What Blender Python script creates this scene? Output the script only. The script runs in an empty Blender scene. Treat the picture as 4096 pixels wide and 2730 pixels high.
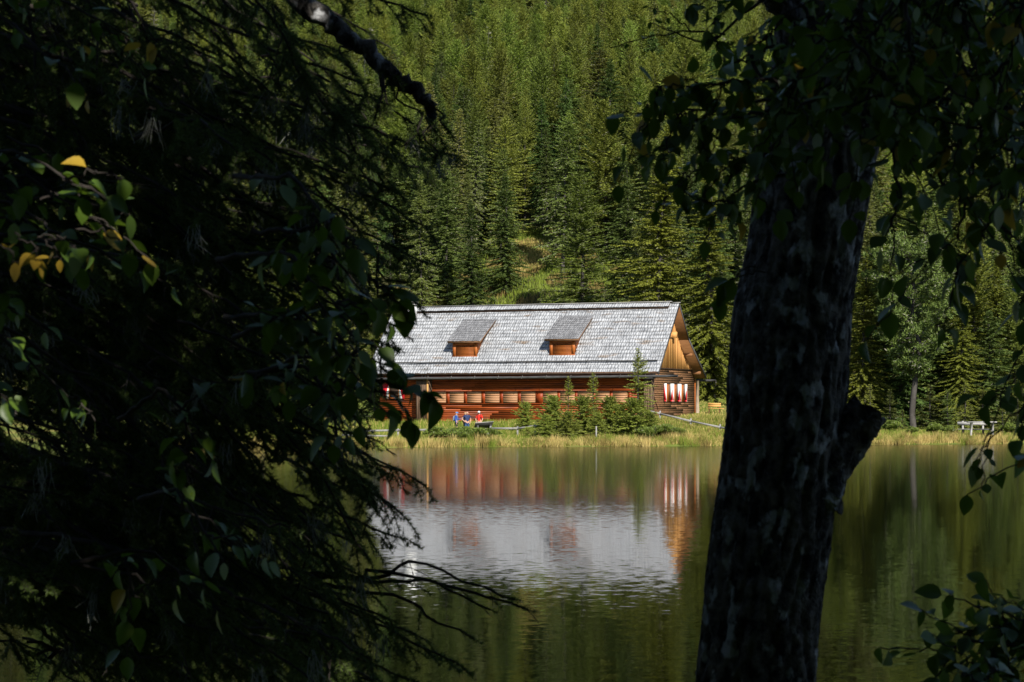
import bpy, math, random
import numpy as np
from mathutils import Vector, Matrix, Euler

rng = np.random.default_rng(7)
random.seed(7)
SC = bpy.context.scene
COL = SC.collection
F = 4096 * 70 / 36.0          # focal length in photo pixels (70 mm lens)
CAM_H = 2.7                   # eye height above the lake
HORIZON = 1639.0              # photo row of the horizon


def at(px, py, Y):
    """a photo pixel at depth Y -> a point in the place"""
    return np.array([(px - 2048) / F * Y, Y, CAM_H - (py - HORIZON) / F * Y])


# ------------------------------------------------------------------ mesh builder
class MB:
    def __init__(self):
        self.v = []; self.n = 0
        self.t = []; self.tm = []; self.q = []; self.qm = []; self.g = []

    def add(self, verts, faces, mat=0):
        verts = np.asarray(verts, dtype=np.float64).reshape(-1, 3)
        b = self.n
        self.v.append(verts); self.n += len(verts)
        if isinstance(faces, np.ndarray):
            arr = faces + b
            m = np.full(len(arr), mat) if np.isscalar(mat) else np.asarray(mat)
            if arr.shape[1] == 3: self.t.append(arr); self.tm.append(m)
            else: self.q.append(arr); self.qm.append(m)
        else:
            for f in faces:
                if len(f) == 3: self.t.append(np.array([f]) + b); self.tm.append(np.array([mat]))
                elif len(f) == 4: self.q.append(np.array([f]) + b); self.qm.append(np.array([mat]))
                else: self.g.append(([i + b for i in f], mat))

    def box(self, lo, hi, mat=0, M=None):
        x0, y0, z0 = lo; x1, y1, z1 = hi
        v = np.array([[x0,y0,z0],[x1,y0,z0],[x1,y1,z0],[x0,y1,z0],[x0,y0,z1],[x1,y0,z1],[x1,y1,z1],[x0,y1,z1]], float)
        if M is not None:
            M = np.array(M); v = v @ M[:3, :3].T + M[:3, 3]
        self.add(v, BOXF, mat)

    def hexa(self, v, mat=0):
        self.add(v, BOXF, mat)

    def tube(self, pts, radii, n=8, mat=0, cap=True):
        pts = np.asarray(pts, float); k = len(pts)
        radii = np.broadcast_to(np.asarray(radii, float), (k,))
        tan = np.gradient(pts, axis=0) if k > 2 else np.repeat((pts[-1] - pts[0])[None], k, 0)
        tan /= np.linalg.norm(tan, axis=1)[:, None] + 1e-12
        ref = np.array([0, 0, 1.0]) if abs(tan[0][2]) < .8 else np.array([1.0, 0, 0])
        a = np.cross(tan, ref); a /= np.linalg.norm(a, axis=1)[:, None] + 1e-12
        b = np.cross(tan, a)
        th = np.arange(n) * 2 * math.pi / n
        v = pts[:, None] + radii[:, None, None] * (a[:, None] * np.cos(th)[None, :, None] + b[:, None] * np.sin(th)[None, :, None])
        i = np.arange(k - 1)[:, None] * n; j = np.arange(n)[None]; j2 = (j + 1) % n
        f = np.stack([i + j, i + j2, i + n + j2, i + n + j], -1).reshape(-1, 4)
        self.add(v.reshape(-1, 3), f, mat)
        if cap:
            b0 = self.n - k * n
            self.g.append((list(range(b0, b0 + n)), mat)); self.g.append((list(range(b0 + (k - 1) * n, b0 + k * n))[::-1], mat))

    def mesh(self, name, mats, smooth=False):
        me = bpy.data.meshes.new(name)
        v = np.concatenate(self.v) if self.v else np.zeros((0, 3))
        t = np.concatenate(self.t) if self.t else np.zeros((0, 3), int)
        q = np.concatenate(self.q) if self.q else np.zeros((0, 4), int)
        gi = [i for f, _ in self.g for i in f]; gl = [len(f) for f, _ in self.g]
        loops = np.concatenate([t.ravel(), q.ravel(), np.array(gi, int)]).astype(np.int32)
        tot = np.concatenate([np.full(len(t), 3), np.full(len(q), 4), np.array(gl, int)]).astype(np.int32)
        start = np.concatenate([[0], np.cumsum(tot)[:-1]]).astype(np.int32)
        mi = np.concatenate(self.tm + self.qm + [np.array([m for _, m in self.g], int)]).astype(np.int32)
        me.vertices.add(len(v)); me.vertices.foreach_set('co', v.astype(np.float32).ravel())
        me.loops.add(len(loops)); me.loops.foreach_set('vertex_index', loops)
        me.polygons.add(len(tot)); me.polygons.foreach_set('loop_start', start); me.polygons.foreach_set('loop_total', tot)
        for m in (mats if isinstance(mats, (list, tuple)) else [mats]): me.materials.append(m)
        me.polygons.foreach_set('material_index', mi)
        if smooth: me.polygons.foreach_set('use_smooth', np.ones(len(tot), bool))
        me.update(calc_edges=True)
        return me

    def build(self, name, mats, parent=None, smooth=False):
        o = bpy.data.objects.new(name, self.mesh(name, mats, smooth)); COL.objects.link(o)
        if parent is not None: o.parent = parent
        return o


BOXF = np.array([[0,3,2,1],[4,5,6,7],[0,1,5,4],[1,2,6,5],[2,3,7,6],[3,0,4,7]])


def tag(o, label=None, cat=None, group=None, kind=None):
    if label: o['label'] = label
    if cat: o['category'] = cat
    if group: o['group'] = group
    if kind: o['kind'] = kind
    return o


def empty(name, loc=(0, 0, 0), rz=0.0):
    o = bpy.data.objects.new(name, None); COL.objects.link(o)
    o.location = loc; o.rotation_euler = (0, 0, rz); o.empty_display_size = .3
    return o


def copy_tree(o, parent=None):
    c = o.copy(); COL.objects.link(c)
    if parent is not None: c.parent = parent
    for ch in list(o.children): copy_tree(ch, c)
    return c


# ------------------------------------------------------------------ materials
def mat(name, c1, c2, scale=4.0, rough=.75, isl=0.0, obj=0.0, spec=.25, transl=0.0, stretch=(1, 1, 1), detail=4.0,
        bump=0.0, contrast=1.4, hue=.0, third=None, tscale=.35, tsharp=6.0, tbias=.55, coords='Object', tcol=None):
    m = bpy.data.materials.new(name); m.use_nodes = True
    nt = m.node_tree; N = nt.nodes; L = nt.links; N.clear()
    out = N.new('ShaderNodeOutputMaterial'); bs = N.new('ShaderNodeBsdfPrincipled')
    tc = N.new('ShaderNodeTexCoord'); mp = N.new('ShaderNodeMapping'); mp.inputs['Scale'].default_value = stretch
    L.new(tc.outputs[coords], mp.inputs['Vector'])
    nz = N.new('ShaderNodeTexNoise'); nz.inputs['Scale'].default_value = scale; nz.inputs['Detail'].default_value = detail
    nz.inputs['Roughness'].default_value = .62
    L.new(mp.outputs[0], nz.inputs['Vector'])

    def math_(op, a, b=None, clamp=False):
        n = N.new('ShaderNodeMath'); n.operation = op; n.use_clamp = clamp
        for i, x in enumerate((a, b)):
            if x is None: continue
            if isinstance(x, (int, float)): n.inputs[i].default_value = x
            else: L.new(x, n.inputs[i])
        return n.outputs[0]
    f = math_('ADD', math_('MULTIPLY', math_('SUBTRACT', nz.outputs[0], .5), contrast * 1.6), .5)
    if isl:
        g = N.new('ShaderNodeNewGeometry')
        f = math_('ADD', math_('MULTIPLY', f, 1 - isl), math_('MULTIPLY', g.outputs['Random Per Island'], isl), True)
    else:
        f = math_('ADD', f, 0.0, True)
    mx = N.new('ShaderNodeMix'); mx.data_type = 'RGBA'
    L.new(f, mx.inputs[0]); mx.inputs[6].default_value = (*c1, 1); mx.inputs[7].default_value = (*c2, 1)
    colr = mx.outputs[2]
    if third is not None:
        n2 = N.new('ShaderNodeTexNoise'); n2.inputs['Scale'].default_value = tscale; n2.inputs['Detail'].default_value = 3
        L.new(mp.outputs[0], n2.inputs['Vector'])
        f2 = math_('ADD', math_('MULTIPLY', math_('SUBTRACT', n2.outputs[0], tbias), tsharp), .5, True)
        m2 = N.new('ShaderNodeMix'); m2.data_type = 'RGBA'
        L.new(f2, m2.inputs[0]); L.new(colr, m2.inputs[6]); m2.inputs[7].default_value = (*third, 1)
        colr = m2.outputs[2]
    if obj:
        oi = N.new('ShaderNodeObjectInfo'); hs = N.new('ShaderNodeHueSaturation')
        L.new(math_('ADD', math_('MULTIPLY', oi.outputs['Random'], 2 * obj), 1 - obj), hs.inputs['Value'])
        r2 = math_('FRACT', math_('MULTIPLY', oi.outputs['Random'], 17.31))
        L.new(math_('ADD', math_('MULTIPLY', r2, 2 * hue), .5 - hue), hs.inputs['Hue'])
        L.new(colr, hs.inputs['Color']); colr = hs.outputs[0]
    L.new(colr, bs.inputs['Base Color'])
    bs.inputs['Roughness'].default_value = rough
    bs.inputs['Specular IOR Level'].default_value = spec
    if bump:
        bp = N.new('ShaderNodeBump'); bp.inputs['Strength'].default_value = 1.0; bp.inputs['Distance'].default_value = bump
        L.new(nz.outputs[0], bp.inputs['Height']); L.new(bp.outputs[0], bs.inputs['Normal'])
    if transl:
        tr = N.new('ShaderNodeBsdfTranslucent'); ms = N.new('ShaderNodeMixShader'); ms.inputs[0].default_value = transl
        if tcol: tr.inputs[0].default_value = (*tcol, 1)
        else: L.new(colr, tr.inputs[0])
        L.new(bs.outputs[0], ms.inputs[1]); L.new(tr.outputs[0], ms.inputs[2]); L.new(ms.outputs[0], out.inputs[0])
    else:
        L.new(bs.outputs[0], out.inputs[0])
    return m


M = {}
M['shingle'] = mat('weathered shingle', (.17, .175, .185), (.50, .51, .53), .9, .72, isl=.26, stretch=(1, 3.2, 3.2), contrast=1.35, detail=6, third=(.20, .15, .11), tscale=.55, tsharp=7, tbias=.68)
M['shingle_dark'] = mat('grey dormer shingle', (.10, .10, .105), (.30, .30, .31), 1.2, .75, isl=.45, stretch=(1, 2.6, 2.6), contrast=1.4)
M['plank_red'] = mat('red brown plank', (.13, .024, .005), (.37, .075, .012), 1.3, .5, isl=.22, stretch=(.7, 1, 6), contrast=1.3, third=(.06, .016, .008), tscale=.5, tsharp=5, tbias=.62)
M['plank_pale'] = mat('pale plank', (.27, .125, .055), (.45, .24, .125), 1.6, .6, isl=.5, stretch=(.7, 1, 5))
M['post_red'] = mat('dark red post', (.20, .030, .006), (.32, .055, .010), 2, .5)
M['plank_gable'] = mat('weathered brown plank', (.055, .030, .016), (.25, .125, .055), 2.2, .7, isl=.22, stretch=(1, .8, 5), contrast=1.5, detail=7)
M['board_orange'] = mat('orange board', (.28, .10, .022), (.74, .42, .14), 1.0, .6, isl=.8, stretch=(1, 4, .5))
M['wood_orange'] = mat('orange wood', (.26, .068, .012), (.43, .13, .026), 3, .5, isl=.3)
M['soffit'] = mat('brown soffit', (.12, .05, .018), (.26, .12, .045), 1.5, .7, isl=.4, stretch=(1, .6, 4))
M['wood_dark'] = mat('dark backing wood', (.02, .012, .008), (.045, .025, .014), 3, .8)
M['wood_grey'] = mat('grey weathered wood', (.20, .19, .175), (.46, .45, .43), 5, .8, isl=.4, stretch=(1, 1, 1))
M['board_grey'] = mat('grey vertical board', (.06, .040, .027), (.165, .10, .06), 2, .8, isl=.6, stretch=(3, 3, .5))
M['rail_grey'] = mat('grey fence rail', (.13, .125, .115), (.33, .32, .30), 5, .85, isl=.4)
M['log_dark'] = mat('dark grey log', (.030, .030, .030), (.095, .092, .09), 3, .8, stretch=(.5, 3, 3))
M['log_pale'] = mat('pale brown log', (.20, .14, .09), (.42, .34, .26), 3, .8, stretch=(3, 3, .5))
M['plaster'] = mat('white plaster', (.72, .72, .70), (.84, .84, .82), 3, .8)
M['white'] = mat('white paint', (.70, .70, .68), (.82, .82, .80), 6, .5)
M['red'] = mat('red paint', (.50, .012, .02), (.62, .02, .03), 5, .45)
M['metal'] = mat('dark iron', (.03, .03, .03), (.06, .06, .06), 6, .5, spec=.5)
M['needle_dark'] = mat('dark spruce needles', (.042, .070, .016), (.135, .195, .042), 1.1, .6, isl=.55, obj=.42, hue=.022, transl=.28)
M['needle_mid'] = mat('olive spruce needles', (.066, .088, .017), (.21, .235, .050), 1.1, .6, isl=.55, obj=.40, hue=.025, transl=.28)
M['needle_larch'] = mat('larch needles', (.12, .155, .024), (.275, .325, .058), 1.1, .6, isl=.55, obj=.34, hue=.018, transl=.25)
M['needle_yellow'] = mat('yellow green spruce needles', (.075, .092, .010), (.25, .28, .035), 1.1, .6, isl=.55, obj=.15, hue=.01, transl=.28)
M['needle_blue'] = mat('blue green pine needles', (.045, .072, .016), (.155, .205, .042), 1.1, .6, isl=.55, obj=.15, hue=.01, transl=.15)
M['lichen'] = mat('pale lichen twig', (.11, .11, .08), (.32, .31, .22), 2, .85, isl=.7)
M['bark_far'] = mat('grey brown bark', (.026, .022, .018), (.09, .082, .074), 2.5, .9, stretch=(1, 1, .4))
M['grass_ground'] = mat('grass ground', (.075, .105, .014), (.17, .20, .035), .5, .9, third=(.24, .20, .05), tscale=.12, tsharp=5, tbias=.58, coords='Object')
M['forest_floor'] = mat('forest floor', (.030, .032, .012), (.10, .095, .03), .25, .95, third=(.22, .17, .05), tscale=.06, tsharp=6, tbias=.66)
M['straw'] = mat('straw reed', (.32, .24, .07), (.72, .56, .21), .8, .7, isl=.7, transl=.25)
M['grass_green'] = mat('green blades', (.095, .14, .014), (.27, .33, .045), .6, .7, isl=.6, transl=.3)
M['grass_olive'] = mat('olive blades', (.12, .085, .025), (.32, .25, .07), .6, .7, isl=.6, transl=.25)
M['needle_young'] = mat('young spruce needles', (.10, .135, .018), (.37, .41, .07), 1.5, .6, isl=.6, obj=.15, hue=.01, transl=.2)
M['bush'] = mat('juniper green', (.065, .10, .016), (.22, .28, .05), 1.5, .6, isl=.6, transl=.2)
M['bark_near'] = mat('dark rough bark', (.010, .009, .008), (.15, .138, .125), 22, .9, stretch=(1, 1, .75), detail=12, bump=.05, contrast=3.4, third=(.40, .405, .42), tscale=17, tsharp=12, tbias=.60)
M['bark_twig'] = mat('dark twig bark', (.015, .012, .010), (.05, .042, .036), 20, .9)
M['needle_near'] = mat('shaded spruce needles', (.042, .070, .014), (.14, .20, .042), 3, .55, isl=.7, transl=.35)
M['leaf'] = mat('broad leaf', (.040, .078, .009), (.10, .165, .020), 6, .42, isl=.75, spec=.4, transl=.30, tcol=(.12, .20, .015))
M['leaf_yellow'] = mat('yellowing leaf', (.30, .19, .02), (.50, .34, .04), 12, .5, isl=.4, transl=.4)
M['lichen_near'] = mat('hanging lichen', (.12, .125, .10), (.30, .31, .27), 10, .9, isl=.5)
M['skin'] = mat('skin', (.50, .28, .19), (.58, .34, .24), 8, .5)


def water_material():
    m = bpy.data.materials.new('lake water'); m.use_nodes = True
    nt = m.node_tree; N = nt.nodes; L = nt.links
    bs = N['Principled BSDF']
    bs.inputs['Base Color'].default_value = (.003, .004, .0015, 1)
    bs.inputs['Roughness'].default_value = .012; bs.inputs['IOR'].default_value = 1.28
    g = N.new('ShaderNodeNewGeometry')

    def noise(scale, detail, amp, stretch):
        mp = N.new('ShaderNodeMapping'); mp.inputs['Scale'].default_value = stretch
        L.new(g.outputs['Position'], mp.inputs[0])
        nz = N.new('ShaderNodeTexNoise'); nz.inputs['Scale'].default_value = scale; nz.inputs['Detail'].default_value = detail
        L.new(mp.outputs[0], nz.inputs['Vector'])
        s = N.new('ShaderNodeVectorMath'); s.operation = 'SUBTRACT'; L.new(nz.outputs['Color'], s.inputs[0]); s.inputs[1].default_value = (.5, .5, .5)
        k = N.new('ShaderNodeVectorMath'); k.operation = 'MULTIPLY'; L.new(s.outputs[0], k.inputs[0]); k.inputs[1].default_value = amp
        return k.outputs[0]
    a = noise(5.5, 3.0, (.017, .031, 0), (1, 1.25, 1))
    b = noise(.7, 2.0, (.0018, .0032, 0), (1, 1.3, 1))
    # a breeze patch makes the middle of the lake a little rougher
    pz = N.new('ShaderNodeTexNoise'); pz.inputs['Scale'].default_value = .035; pz.inputs['Detail'].default_value = 2
    L.new(g.outputs['Position'], pz.inputs['Vector'])
    mr = N.new('ShaderNodeMapRange'); mr.inputs[1].default_value = .35; mr.inputs[2].default_value = .65; mr.inputs[3].default_value = .5; mr.inputs[4].default_value = 1.25
    L.new(pz.outputs[0], mr.inputs[0])
    sx = N.new('ShaderNodeSeparateXYZ'); L.new(g.outputs['Position'], sx.inputs[0])
    my = N.new('ShaderNodeMapRange'); my.inputs[1].default_value = 22; my.inputs[2].default_value = 60; my.inputs[3].default_value = 1.5; my.inputs[4].default_value = .9
    L.new(sx.outputs[1], my.inputs[0])
    mm = N.new('ShaderNodeMath'); mm.operation = 'MULTIPLY'; L.new(mr.outputs[0], mm.inputs[0]); L.new(my.outputs[0], mm.inputs[1])
    sc = N.new('ShaderNodeVectorMath'); sc.operation = 'SCALE'; L.new(a, sc.inputs[0]); L.new(mm.outputs[0], sc.inputs['Scale'])
    s1 = N.new('ShaderNodeVectorMath'); s1.operation = 'ADD'; L.new(sc.outputs[0], s1.inputs[0]); L.new(b, s1.inputs[1])
    s2 = N.new('ShaderNodeVectorMath'); s2.operation = 'ADD'; L.new(s1.outputs[0], s2.inputs[0]); s2.inputs[1].default_value = (0, 0, 1)
    nn = N.new('ShaderNodeVectorMath'); nn.operation = 'NORMALIZE'; L.new(s2.outputs[0], nn.inputs[0])
    L.new(nn.outputs[0], bs.inputs['Normal'])
    mg = N.new('ShaderNodeMapRange'); mg.inputs[1].default_value = 15; mg.inputs[2].default_value = 145; mg.inputs[3].default_value = .02; mg.inputs[4].default_value = .13
    L.new(sx.outputs[1], mg.inputs[0]); L.new(mg.outputs[0], bs.inputs['Roughness'])
    return m


M['water'] = water_material()

# ------------------------------------------------------------------ light, sky, camera
SUN_D = np.array([-.405, 1.019, -.80]); SUN_D /= np.linalg.norm(SUN_D)     # the way the light travels
SUN_EL = math.asin(-SUN_D[2]); SUN_AZ = math.atan2(-SUN_D[0], -SUN_D[1])   # from +Y, clockwise
w = bpy.data.worlds.new('World'); SC.world = w; w.use_nodes = True
bg = w.node_tree.nodes['Background']; sky = w.node_tree.nodes.new('ShaderNodeTexSky')
sky.sky_type = 'NISHITA'; sky.sun_disc = False; sky.sun_elevation = SUN_EL; sky.sun_rotation = SUN_AZ; sky.altitude = 1500
w.node_tree.links.new(sky.outputs[0], bg.inputs[0]); bg.inputs[1].default_value = SKY_STRENGTH = .085
sun = bpy.data.lights.new('sun', 'SUN'); sun.energy = 5.0; sun.angle = math.radians(.53); sun.color = (1, .95, .86)
so = bpy.data.objects.new('sun', sun); COL.objects.link(so)
so.rotation_euler = Vector(SUN_D).to_track_quat('-Z', 'Y').to_euler(); so.location = (20, -40, 60)

cam = bpy.data.cameras.new('camera'); co = bpy.data.objects.new('camera', cam); COL.objects.link(co)
co.location = (0, 0, CAM_H); co.rotation_euler = (math.pi / 2, 0, 0)
cam.lens = 70; cam.sensor_width = 36; cam.shift_y = (HORIZON - 1365) / 4096; cam.clip_start = .1; cam.clip_end = 3000
cam.dof.use_dof = True; cam.dof.focus_distance = 160; cam.dof.aperture_fstop = 13
SC.camera = co
SC.view_settings.view_transform = 'Standard'; SC.view_settings.look = 'None'; SC.view_settings.exposure = .6; SC.view_settings.gamma = 1
SC.render.engine = 'CYCLES'
SC.cycles.use_denoising = True
SC.cycles.max_bounces = 6; SC.cycles.diffuse_bounces = 3; SC.cycles.glossy_bounces = 3; SC.cycles.transmission_bounces = 3; SC.cycles.transparent_max_bounces = 4
# ------------------------------------------------------------------ land and lake
SHX = [-400, -60, -25, -10, 0, 12, 20, 40, 80, 400]; SHY = [150, 130, 136, 140.5, 144, 146.5, 150, 157, 165, 200]


def shore(x): return np.interp(x, SHX, SHY)


def house_line(x): return np.where(x < 12, np.interp(x, [-40, -12, 12], [175, 169.2, 159.7]), np.interp(x, [12, 20, 30, 80], [159.7, 160.5, 166, 176]))


def hill_noise(x, y):
    return (np.sin(x * .031 + y * .017 + 1.3) + .7 * np.sin(x * -.023 + y * .041 + .4) + .5 * np.sin(x * .09 + y * .06) + .3 * np.sin(x * .21 - y * .17))


def ground_z(x, y):
    x = np.asarray(x, float); y = np.asarray(y, float)
    sh = shore(x) + .35 * np.sin(x * .9) + .25 * np.sin(x * 2.3 + 1) ; hl = house_line(x)
    q = (y - sh) / (hl - sh)
    zl = np.interp(q, [0, .04, .22, .62, .85, 1], [.03, .16, .42, .82, 1.4, 1.65])
    zr = np.interp(q, [0, .05, .3, .7, 1], [.03, .22, .80, 1.80, 1.95])
    zf = np.interp(q, [0, .07, .4, .8, 1], [.03, .22, .55, .75, .95])
    wr = np.clip((x - 3) / 6, 0, 1); wf = np.clip((x - 22) / 10, 0, 1)
    zb = zl * (1 - wr) + zr * wr * (1 - wf) + zf * wf
    r = np.maximum(y - hl, 0)
    rise = np.interp(r, [0, 10, 22, 38, 58, 75, 95, 185, 335, 545, 800, 1200], [0, .3, 1.4, 6.0, 14.5, 20, 26, 51, 98, 172, 266, 420])
    hn = hill_noise(x, y) * np.interp(r, [20, 90, 200, 600], [0, .4, 1.8, 5])
    far = zb + rise + hn
    near = np.interp(y, [-200, -60, -5, 0, 5, 8.5, 12, 20], [6, 3.5, 1.15, 1.0, .55, .03, -.5, -1.5])
    bed = np.interp(y - sh, [-14, -2, 0], [-1.5, -.3, .02])
    return np.where(y > sh, far, np.where(y < 20, np.maximum(near, -1.5), bed)) + np.where((y > sh) | (y < 8), .04 * np.sin(x * 1.7 + y * 2.1) * np.sin(y * 1.3 - x), 0)


ys = np.concatenate([np.arange(-200, -8, 12), np.arange(-8, 14, 1.0), np.arange(14, 128, 9), np.arange(128, 196, .75), np.arange(196, 262, 3), np.arange(262, 1001, 12)])
xs = np.concatenate([np.arange(-420, -72, 12), np.arange(-72, 72, 1.5), np.arange(72, 421, 12)])
gx, gy = np.meshgrid(xs, ys); gz = ground_z(gx, gy)
mb = MB(); nx = len(xs); ny = len(ys)
i, j = np.meshgrid(np.arange(ny - 1), np.arange(nx - 1), indexing='ij'); a = (i * nx + j).ravel()
f = np.stack([a, a + 1, a + nx + 1, a + nx], 1)
cy = gy.ravel()[a] - house_line(gx.ravel()[a])
mb.add(np.stack([gx, gy, gz], -1).reshape(-1, 3), f, np.where(cy > 24, 1, 0))
tag(mb.build('ground', [M['grass_ground'], M['forest_floor']], smooth=True), kind='structure')

mb = MB(); mb.add([[-420, 5, 0], [420, 5, 0], [420, 215, 0], [-420, 215, 0]], [[0, 1, 2, 3]])
tag(mb.build('lake', M['water']), kind='structure')

# grass and reeds of the far bank: blades nobody could count, one object
def blades(n, xr, smin, smax, h, wdt, mats, lean=.35, use_q=False):
    x = rng.uniform(*xr, n)
    s = smin + (smax - smin) * rng.random(n)
    y = (shore(x) + s) if not use_q else house_line(x) + s
    z = ground_z(x, y) - .03
    patch = .5 + .5 * np.sin(x * .8 + 2 * np.sin(y * .7)) * np.sin(y * .9 + x * .35)
    hh = rng.uniform(h[0], h[1], n) * (.55 + .6 * patch)
    th = rng.uniform(0, 2 * math.pi, n); ln = rng.uniform(0, lean, n) * hh; ld = rng.uniform(0, 2 * math.pi, n)
    w_ = rng.uniform(wdt * .6, wdt * 1.3, n)
    b = np.stack([x, y, z], 1); d = np.stack([np.cos(th), np.sin(th), 0 * th], 1) * w_[:, None]
    tip = b + np.stack([np.cos(ld) * ln, np.sin(ld) * ln, hh], 1)
    v = np.stack([b - d, b + d, tip], 1).reshape(-1, 3)
    fm = np.arange(3 * n).reshape(-1, 3)
    return v, fm, rng.choice(mats, n)


mb = MB()
X_ = (-26, 52)
mb.add(*blades(46000, X_, -.1, 1.4, (.2, .44), .022, [0, 0, 0, 1, 1, 2]))
mb.add(*blades(45000, X_, .8, 3.4, (.2, .42), .026, [0, 1, 1, 1, 2]))
mb.add(*blades(60000, X_, 3.0, 12, (.2, .42), .03, [1, 1, 1, 1, 1, 0]))
mb.add(*blades(36000, (-26, 4), 9, 28, (.2, .5), .032, [1, 1, 1, 1, 1, 0]))
mb.add(*blades(50000, (10, 26), 4, 13, (.2, .42), .026, [1, 1, 2, 0]))
mb.add(*blades(16000, (14, 34), 2, 26, (.15, .3), .03, [0, 1, 0, 1], use_q=True))
mb.add(*blades(14000, (26, 52), 4, 16, (.12, .28), .03, [1, 1, 1, 0]))
def clearing(n):
    x = 2.2 + rng.normal(0, 1.1, n); y = rng.uniform(230, 245, n); z = ground_z(x, y) - .05; h = rng.uniform(.3, .8, n); t = rng.uniform(0, 6.28, n); d = np.stack([np.cos(t), np.sin(t), 0 * t], 1) * .05
    b = np.stack([x, y, z], 1); return np.stack([b - d, b + d, b + np.stack([rng.normal(0, .1, n), rng.normal(0, .1, n), h], 1)], 1).reshape(-1, 3), np.arange(3 * n).reshape(-1, 3), rng.choice([0, 0, 0, 1], n)


def tussocks(k, per):
    cx_ = rng.uniform(-26, 52, k); cs_ = rng.uniform(-.35, 2.2, k); i_ = np.repeat(np.arange(k), per); n = len(i_)
    sp = rng.uniform(.08, .28, k)[i_]; x = cx_[i_] + rng.normal(0, 1, n) * sp; y = shore(x) + cs_[i_] + rng.normal(0, 1, n) * sp; z = np.maximum(ground_z(x, y), -.05) - .02
    h = rng.uniform(.45, .95, k)[i_] * rng.uniform(.5, 1.05, n); t = rng.uniform(0, 6.28, n); d = np.stack([np.cos(t), np.sin(t), 0 * t], 1) * .018; b = np.stack([x, y, z], 1)
    tip = b + np.stack([(x - cx_[i_]) * .9 + rng.normal(0, .07, n), rng.normal(0, .07, n), h], 1)
    return np.stack([b - d, b + d, tip], 1).reshape(-1, 3), np.arange(3 * n).reshape(-1, 3), rng.choice([0, 0, 1, 2], k)[i_]


mb.add(*tussocks(420, 70))
mb.add(*clearing(6000))
n_ = 26000; x_ = rng.uniform(-14, 13, n_); y_ = rng.uniform(206, 252, n_); z_ = ground_z(x_, y_) - .05; h_ = rng.uniform(.3, .8, n_); t_ = rng.uniform(0, 6.28, n_); b_ = np.stack([x_, y_, z_], 1); d_ = np.stack([np.cos(t_), np.sin(t_), 0 * t_], 1) * .07
mb.add(np.stack([b_ - d_, b_ + d_, b_ + np.stack([rng.normal(0, .12, n_), rng.normal(0, .12, n_), h_], 1)], 1).reshape(-1, 3), np.arange(3 * n_).reshape(-1, 3), np.where(np.sin(x_ * .9) * np.sin(y_ * .5) > .3, 2, 1))
tag(mb.build('grass', [M['straw'], M['grass_green'], M['grass_olive']]), 'straw coloured reeds and green grass covering the far bank', 'grass', kind='stuff')


# ------------------------------------------------------------------ conifers
def unit(v): return v / (np.linalg.norm(v, axis=-1, keepdims=True) + 1e-9)


def kites(P, D, Lg, Wd, r):
    """leaf-sized four-cornered sprays: root P, direction D, length Lg, width Wd"""
    n = len(P)
    rv = r.normal(size=(n, 3)) * .9
    side = unit(np.cross(D, rv + np.array([0, 0, .6]))) * Wd[:, None]
    mid = P + D * (Lg * .45)[:, None]
    v = np.stack([P, mid - side, P + D * Lg[:, None], mid + side], 1).reshape(-1, 3)
    return v, np.arange(4 * n).reshape(-1, 4)


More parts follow.
